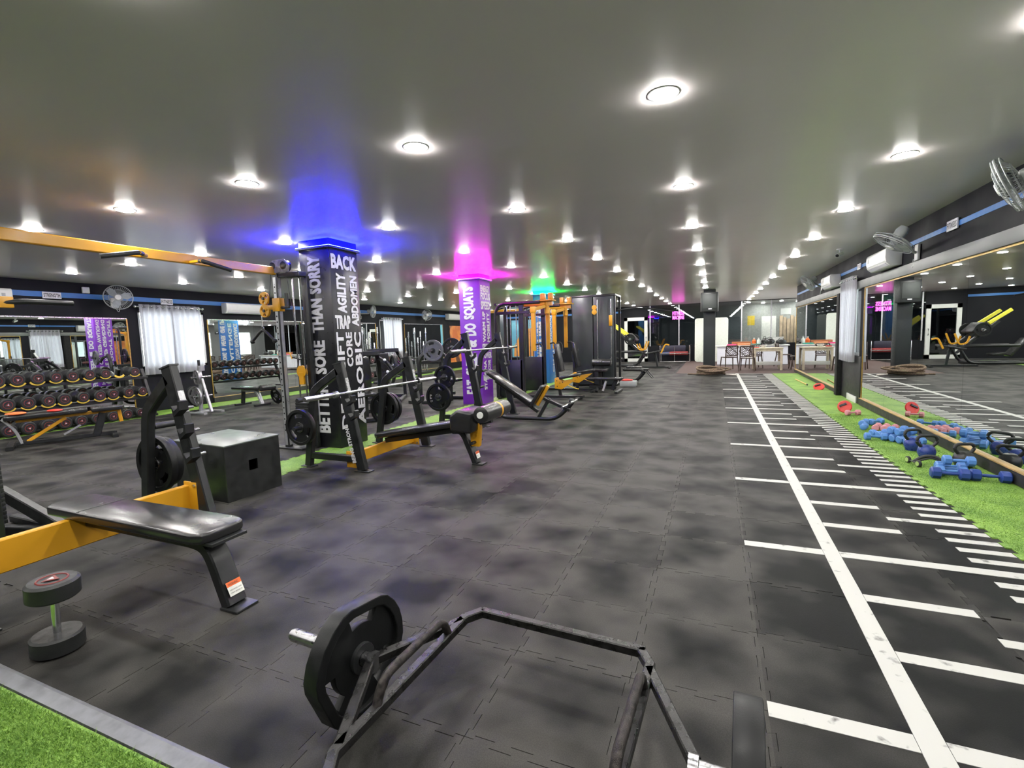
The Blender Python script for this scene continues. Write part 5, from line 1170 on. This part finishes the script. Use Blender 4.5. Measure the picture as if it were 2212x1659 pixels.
st = thing('wooden_stick', 'short yellow wooden stick lying on the far turf', 'stick', (2.04, 14.2, .003)); MB().cyl((2.02, 14.9, .02), (2.07, 13.5, .02), .014, n=10).build('rod', mat('yellow_wood', (.6, .42, .12), .5), st); MB().cyl((2.07, 13.5, .02), (2.072, 13.44, .02), .017, n=10).build('end_cap', BLK, st)

# ================================================================== FAR END
# battle rope coil
br = thing('battle_rope', 'coiled jute battle rope at the foot of the charcoal column', 'rope', (-.05, 16.5, 0))
pts = []
rr_ = random.Random(5); jit = [[rr_.uniform(-1, 1) for _ in range(6)] for _ in range(9)]
for k in range(8*24):
    f = k/24; i = int(f); u = f-i; j = [jit[i][q]*(1-u)+jit[i+1][q]*u for q in range(6)]; a = 2*PI*f
    pts.append((-.10+.12*j[0]+(.36+.10*j[1])*math.cos(a), 16.47+.05*j[2]+(.20+.05*j[3])*math.sin(a), .03+.020*f+.11*(1+j[4])*(.5+.5*math.sin(a+3*j[5]))*(f/8)))
MB().tube(pts, .027, 8).build('coil', ROPE, br)
MB().tube([(.33, 16.4, .03), (.5, 16.3, .025), (.62, 16.22, .025)], .024, 8).build('rope_end', mat('rope_sleeve', (.55, .5, .45), .7), br); MB().tube([(-.5, 16.5, .03), (-.66, 16.62, .025), (-.8, 16.6, .025)], .022, 8).build('rope_tail', ROPE, br)
# white panel behind the column
wb = thing('white_panel', 'tall white panel with rounded corners standing behind the charcoal column', 'panel', (-.14, 23.4, 0))
c_ = .1; P_ = []
for cx, cz, a0 in ((.55-c_, .02+c_, -PI/2), (.55-c_, 1.97-c_, 0), (-.83+c_, 1.97-c_, PI/2), (-.83+c_, .02+c_, PI)):
    for k in range(5): a = a0+PI/2*k/4; P_.append((cx+c_*math.cos(a), cz+c_*math.sin(a)))
MB().prism(P_, (0, 23.45, 0), (1, 0, 0), (0, 0, 1), .05).build('board', WBRD, wb, bevel=.008); MB().box((-.5, 23.5, .01), (.1, .4, .02)).build('foot', GRP, wb, smooth=False); MB().box((.2, 23.5, .01), (.1, .4, .02)).build('foot', GRP, wb, smooth=False)
# counter
ct = thing('reception_counter', 'white panelled counter under the far glass', 'counter', (1.3, 21.3, 0))
MB().span((.1, 21.2, .03), (2.6, 21.24, .74)).build('front_panel', WBD, ct, smooth=False); MB().span((.1, 21.24, .03), (.14, 21.85, .74)).build('side_panel', WBD, ct, smooth=False); MB().span((2.56, 21.24, .03), (2.6, 21.85, .74)).build('side_panel', WBD, ct, smooth=False); MB().span((.04, 21.14, .74), (2.66, 21.9, .78)).build('worktop', WHP, ct, bevel=.006)
MB().span((.12, 21.22, 0), (2.58, 21.8, .03)).build('plinth', GRP, ct, smooth=False)
for x in (.92, 1.75): MB().span((x-.006, 21.195, .05), (x+.006, 21.2, .73)).build('panel_joint', GRP, ct, smooth=False)
def item(name, label, cat, mb, m, **k): return tag(mb.build(name, m, **k), label, cat)
TEAL = mat('teal_mat', (.03, .35, .26), .6); ORM = mat('peach_mat', (.70, .30, .14), .6); PKM = mat('pink_mat', (.65, .06, .22), .6)
def folded(label, x0, x1, y, z0, n, m):
    t = thing('folded_mat', label, 'mat', ((x0+x1)/2, y, z0))
    for k in range(n): MB().box(((x0+x1)/2+.01*(k % 2), y, z0+.012+.026*k), (x1-x0, .30, .022)).build('fold', m, t, bevel=.008)
folded('pink folded mat on the left end of the white counter', .45, .80, 21.4, .781, 2, PKM); folded('peach folded mat on the white counter', .85, 1.30, 21.42, .781, 3, ORM); folded('teal folded mat on the white counter', 1.33, 1.66, 21.35, .781, 2, TEAL)
t = thing('cardboard_tray', 'low brown tray behind the mats on the white counter', 'tray', (1.0, 21.72, .781)); MB().box((1.0, 21.72, .85), (.7, .22, .14)).build('tray', mat('brown_card', (.36, .13, .05), .7), t, bevel=.01); MB().box((1.0, 21.72, .922), (.62, .16, .006)).build('contents', BRN, t, smooth=False)
for lab, x, y, r, m in (('black bag on the counter beside the white box', 1.98, 21.40, (.19, .14, .12), VIN), ('dark rounded bag at the right of the counter', 2.38, 21.40, (.19, .14, .10), RUB), ('small black helmet-shaped bag on the counter', 1.84, 21.76, (.12, .11, .13), VIN)):
    t = thing('bag', lab, 'bag', (x, y, .781)); MB().blob((x, y, .781+r[2]), r, 16, 10, .8).build('bag_body', m, t); MB().tube(fillet([(x-r[0]*.5, y-.02, .781+r[2]*1.8), (x-r[0]*.3, y-.02, .781+r[2]*2.5), (x+r[0]*.3, y-.02, .781+r[2]*2.5), (x+r[0]*.5, y-.02, .781+r[2]*1.8)], .05), .01, 8).build('strap', BLK, t)
t = thing('bottle', 'orange bottle with white cap on the counter', 'bottle', (1.46, 21.7, .781)); MB().lathe([(.07, 0), (.075, .1), (.075, .7), (.03, .9), (.03, 1)], (1.46, 21.7, .782), (1.46, 21.7, 1.02), 16).build('bottle_body', ORG, t); MB().cyl((1.46, 21.7, 1.02), (1.46, 21.7, 1.06), .034).build('cap', WHP, t)
t = thing('bottle', 'clear white bottle with grey cap on the counter', 'bottle', (1.62, 21.62, .781)); MB().lathe([(.06, 0), (.065, .1), (.065, .7), (.028, .9), (.028, 1)], (1.62, 21.62, .782), (1.62, 21.62, 1.04), 16).build('bottle_body', WHP, t); MB().cyl((1.62, 21.62, 1.04), (1.62, 21.62, 1.08), .032).build('cap', GRP, t)
t = thing('storage_bin', 'white bin on the right of the counter', 'bin', (2.42, 21.75, .781)); MB().prism([(-.16, 0), (.16, 0), (.19, .28), (-.19, .28)], (2.3, 21.86, .782), (1, 0, 0), (0, 0, 1), .22).build('bin_body', WHP, t, bevel=.01); MB().box((2.3, 21.75, 1.068), (.40, .24, .012)).build('bin_rim', WHP, t, smooth=False)
# wooden tables
def table(label, x0, x1, y0, y1, h_):
    t = thing('wooden_table', label, 'table', ((x0+x1)/2, (y0+y1)/2, 0))
    for k in range(4): w = (y1-y0)/4; MB().span((x0, y0+k*w+.002, h_-.035), (x1, y0+(k+1)*w-.002, h_)).build('plank', TBW, t, bevel=.004)
    for x in (x0+.05, x1-.05):
        for y in (y0+.05, y1-.05): MB().span((x-.035, y-.035, .0), (x+.035, y+.035, h_-.035)).build('leg', TBW, t, bevel=.004)
    MB().span((x0+.05, y0+.03, h_-.12), (x1-.05, y0+.055, h_-.036)).build('apron', TBW, t, smooth=False); MB().span((x0+.05, y1-.055, h_-.12), (x1-.05, y1-.03, h_-.036)).build('apron', TBW, t, smooth=False); MB().span((x0+.04, (y0+y1)/2-.05, .16), (x1-.04, (y0+y1)/2+.05, .28)).build('stretcher', WHP, t, bevel=.004)
table('pale wooden table in front of the white counter', 1.22, 2.12, 18.35, 19.1, .76)
t = thing('paper_bowl', 'white bowl and red box lid on the pale wooden table', 'bowl', (1.5, 18.7, .761)); MB().lathe([(.06, 0), (.09, .5), (.11, 1), (.10, 1), (.05, .15), (0, .12)], (1.55, 18.7, .762), (1.55, 18.7, .85), 18).build('bowl', WHP, t); MB().box((1.33, 18.65, .778), (.16, .2, .03)).build('lid', RED, t, bevel=.004)
# plastic chairs
def chair_proto():
    t = thing('plastic_chair', 'x', 'chair', (0, 0, 0))
    MB().box((0, 0, .44), (.44, .42, .03)).build('seat', BRN, t, bevel=.012)
    for sx in (-1, 1):
        MB().tube([(sx*.20, .19, .43), (sx*.23, .24, 0.0)], .018, 8).build('leg', BRN, t)
        MB().tube(fillet([(sx*.23, -.27, 0), (sx*.20, -.19, .44), (sx*.19, -.25, .84)], .1), .018, 8).build('leg', BRN, t)
    MB().tube([(-.19, -.25, .84), (.19, -.25, .84)], .02, 8).build('back_rail', BRN, t); MB().tube([(-.19, -.20, .50), (.19, -.20, .50)], .016, 8).build('lower_rail', BRN, t)
    wv = MB()
    for k in range(9):
        x0 = -.19+.38*k/9; pts = [(x0+.06*math.sin(q*1.1+k*.8)+.02, -.20-.05*q/8, .50+.34*q/8) for q in range(9)]; wv.bar(pts, .016, .010, (0, 1, 0))
    for k in range(4): wv.bar([(-.19+.38*q/8, -.215-.03*(k/4), .55+.07*k+.025*math.sin(q*1.3+k)) for q in range(9)], .010, .016, (0, 0, 1))
    wv.build('lattice_back', BRN, t)
    return t
ch = chair_proto(); ch.location = (.48, 18.75, .003); ch.rotation_euler = (0, 0, .35); ch['label'] = 'brown lattice-back plastic chair standing nearest the charcoal column'
dup(ch, (1.02, 18.05, .003), (0, 0, -.15), 'brown lattice-back plastic chair with its back to the running track'); dup(ch, (1.32, 19.55, .003), (0, 0, .2), 'brown lattice-back plastic chair between the pale table and the counter'); dup(ch, (2.35, 20.2, .003), (0, 0, -1.4), 'brown plastic chair at the right end of the counter'); dup(ch, (2.62, 18.9, .003), (0, 0, 1.6), 'brown plastic chair at the end of the pale table'); dup(ch, (3.4, 18.6, .003), (0, 0, 2.2), 'brown plastic chair standing alone beyond the mirror wall')
# bench with red cushion under the neon
rb = thing('waiting_bench', 'chrome framed waiting bench with red and navy cushions under the neon sign', 'bench', (-1.7, 23.85, 0))
for x in (-2.36, -1.06): MB().tube(fillet([(x, 23.6, .0), (x, 23.6, .78), (x, 24.2, .78), (x, 24.2, 0)], .06), .016, 8).build('end_frame', CHR, rb)
MB().tube([(-2.36, 23.6, .03), (-1.06, 23.6, .03)], .014, 8).build('rail', CHR, rb); MB().tube([(-2.36, 23.6, .40), (-1.06, 23.6, .40)], .014, 8).build('rail', CHR, rb); MB().tube([(-1.72, 23.6, .03), (-1.72, 23.6, .72)], .012, 8).build('rail', CHR, rb)
MB().box((-1.55, 23.85, .40), (.85, .45, .16)).build('red_cushion', mat('red_cushion', (.22, .02, .02), .6, var=.3), rb, bevel=.05); MB().box((-2.1, 23.85, .40), (.36, .42, .15)).build('navy_cushion', mat('navy_cushion', (.04, .05, .12), .6), rb, bevel=.04); MB().box((-1.8, 24.1, .62), (1.1, .12, .30)).build('back_cushion', mat('dark_cushion', (.02, .02, .04), .6), rb, bevel=.05)
# notices seen through the far glass
def notice(label, x0, x1, z0, z1, m, words=None, Y=27.79):
    t = thing('wall_notice', label, 'notice', ((x0+x1)/2, Y, z0)); MB().span((x0, Y-.012, z0), (x1, Y, z1)).build('sheet', m, t, smooth=False)
    if words:
        for k, w in enumerate(words): text(w, BLK, t, (x0+(x1-x0)*.12, Y-.014, z1-(z1-z0)*(.3+.25*k)), (1, 0, 0), (0, 0, 1), (x1-x0)*.76, (z1-z0)*.12, .01)
notice('yellow framed notice on the grey wall behind the far glass', 1.55, 1.88, 1.62, 2.1, mat('notice_yellow', (.72, .52, .04), .5), None); notice('tall white poster behind the far glass', 2.2, 2.85, .75, 2.05, mat('poster_white', (.8, .8, .74), .5), None)
notice('white box sign above the timber boards behind the far glass', 3.05, 3.5, 2.1, 2.4, WHP)
for k in range(6): tag(MB().span((3.0+.16*k, 27.70+.01*(k % 2), .02), (3.14+.16*k, 27.76, 2.05-.08*(k % 3))).build('timber_board', mat('timber', (.48, .36, .24), .6, var=.3, scale=4), bevel=.004), 'pale timber board leaning on the wall behind the far glass', 'board', 'timber boards behind the far glass')

# ------------------------------------------------------------------ tidy
for o in bpy.data.objects:
    if '_o' in o.keys(): del o['_o']
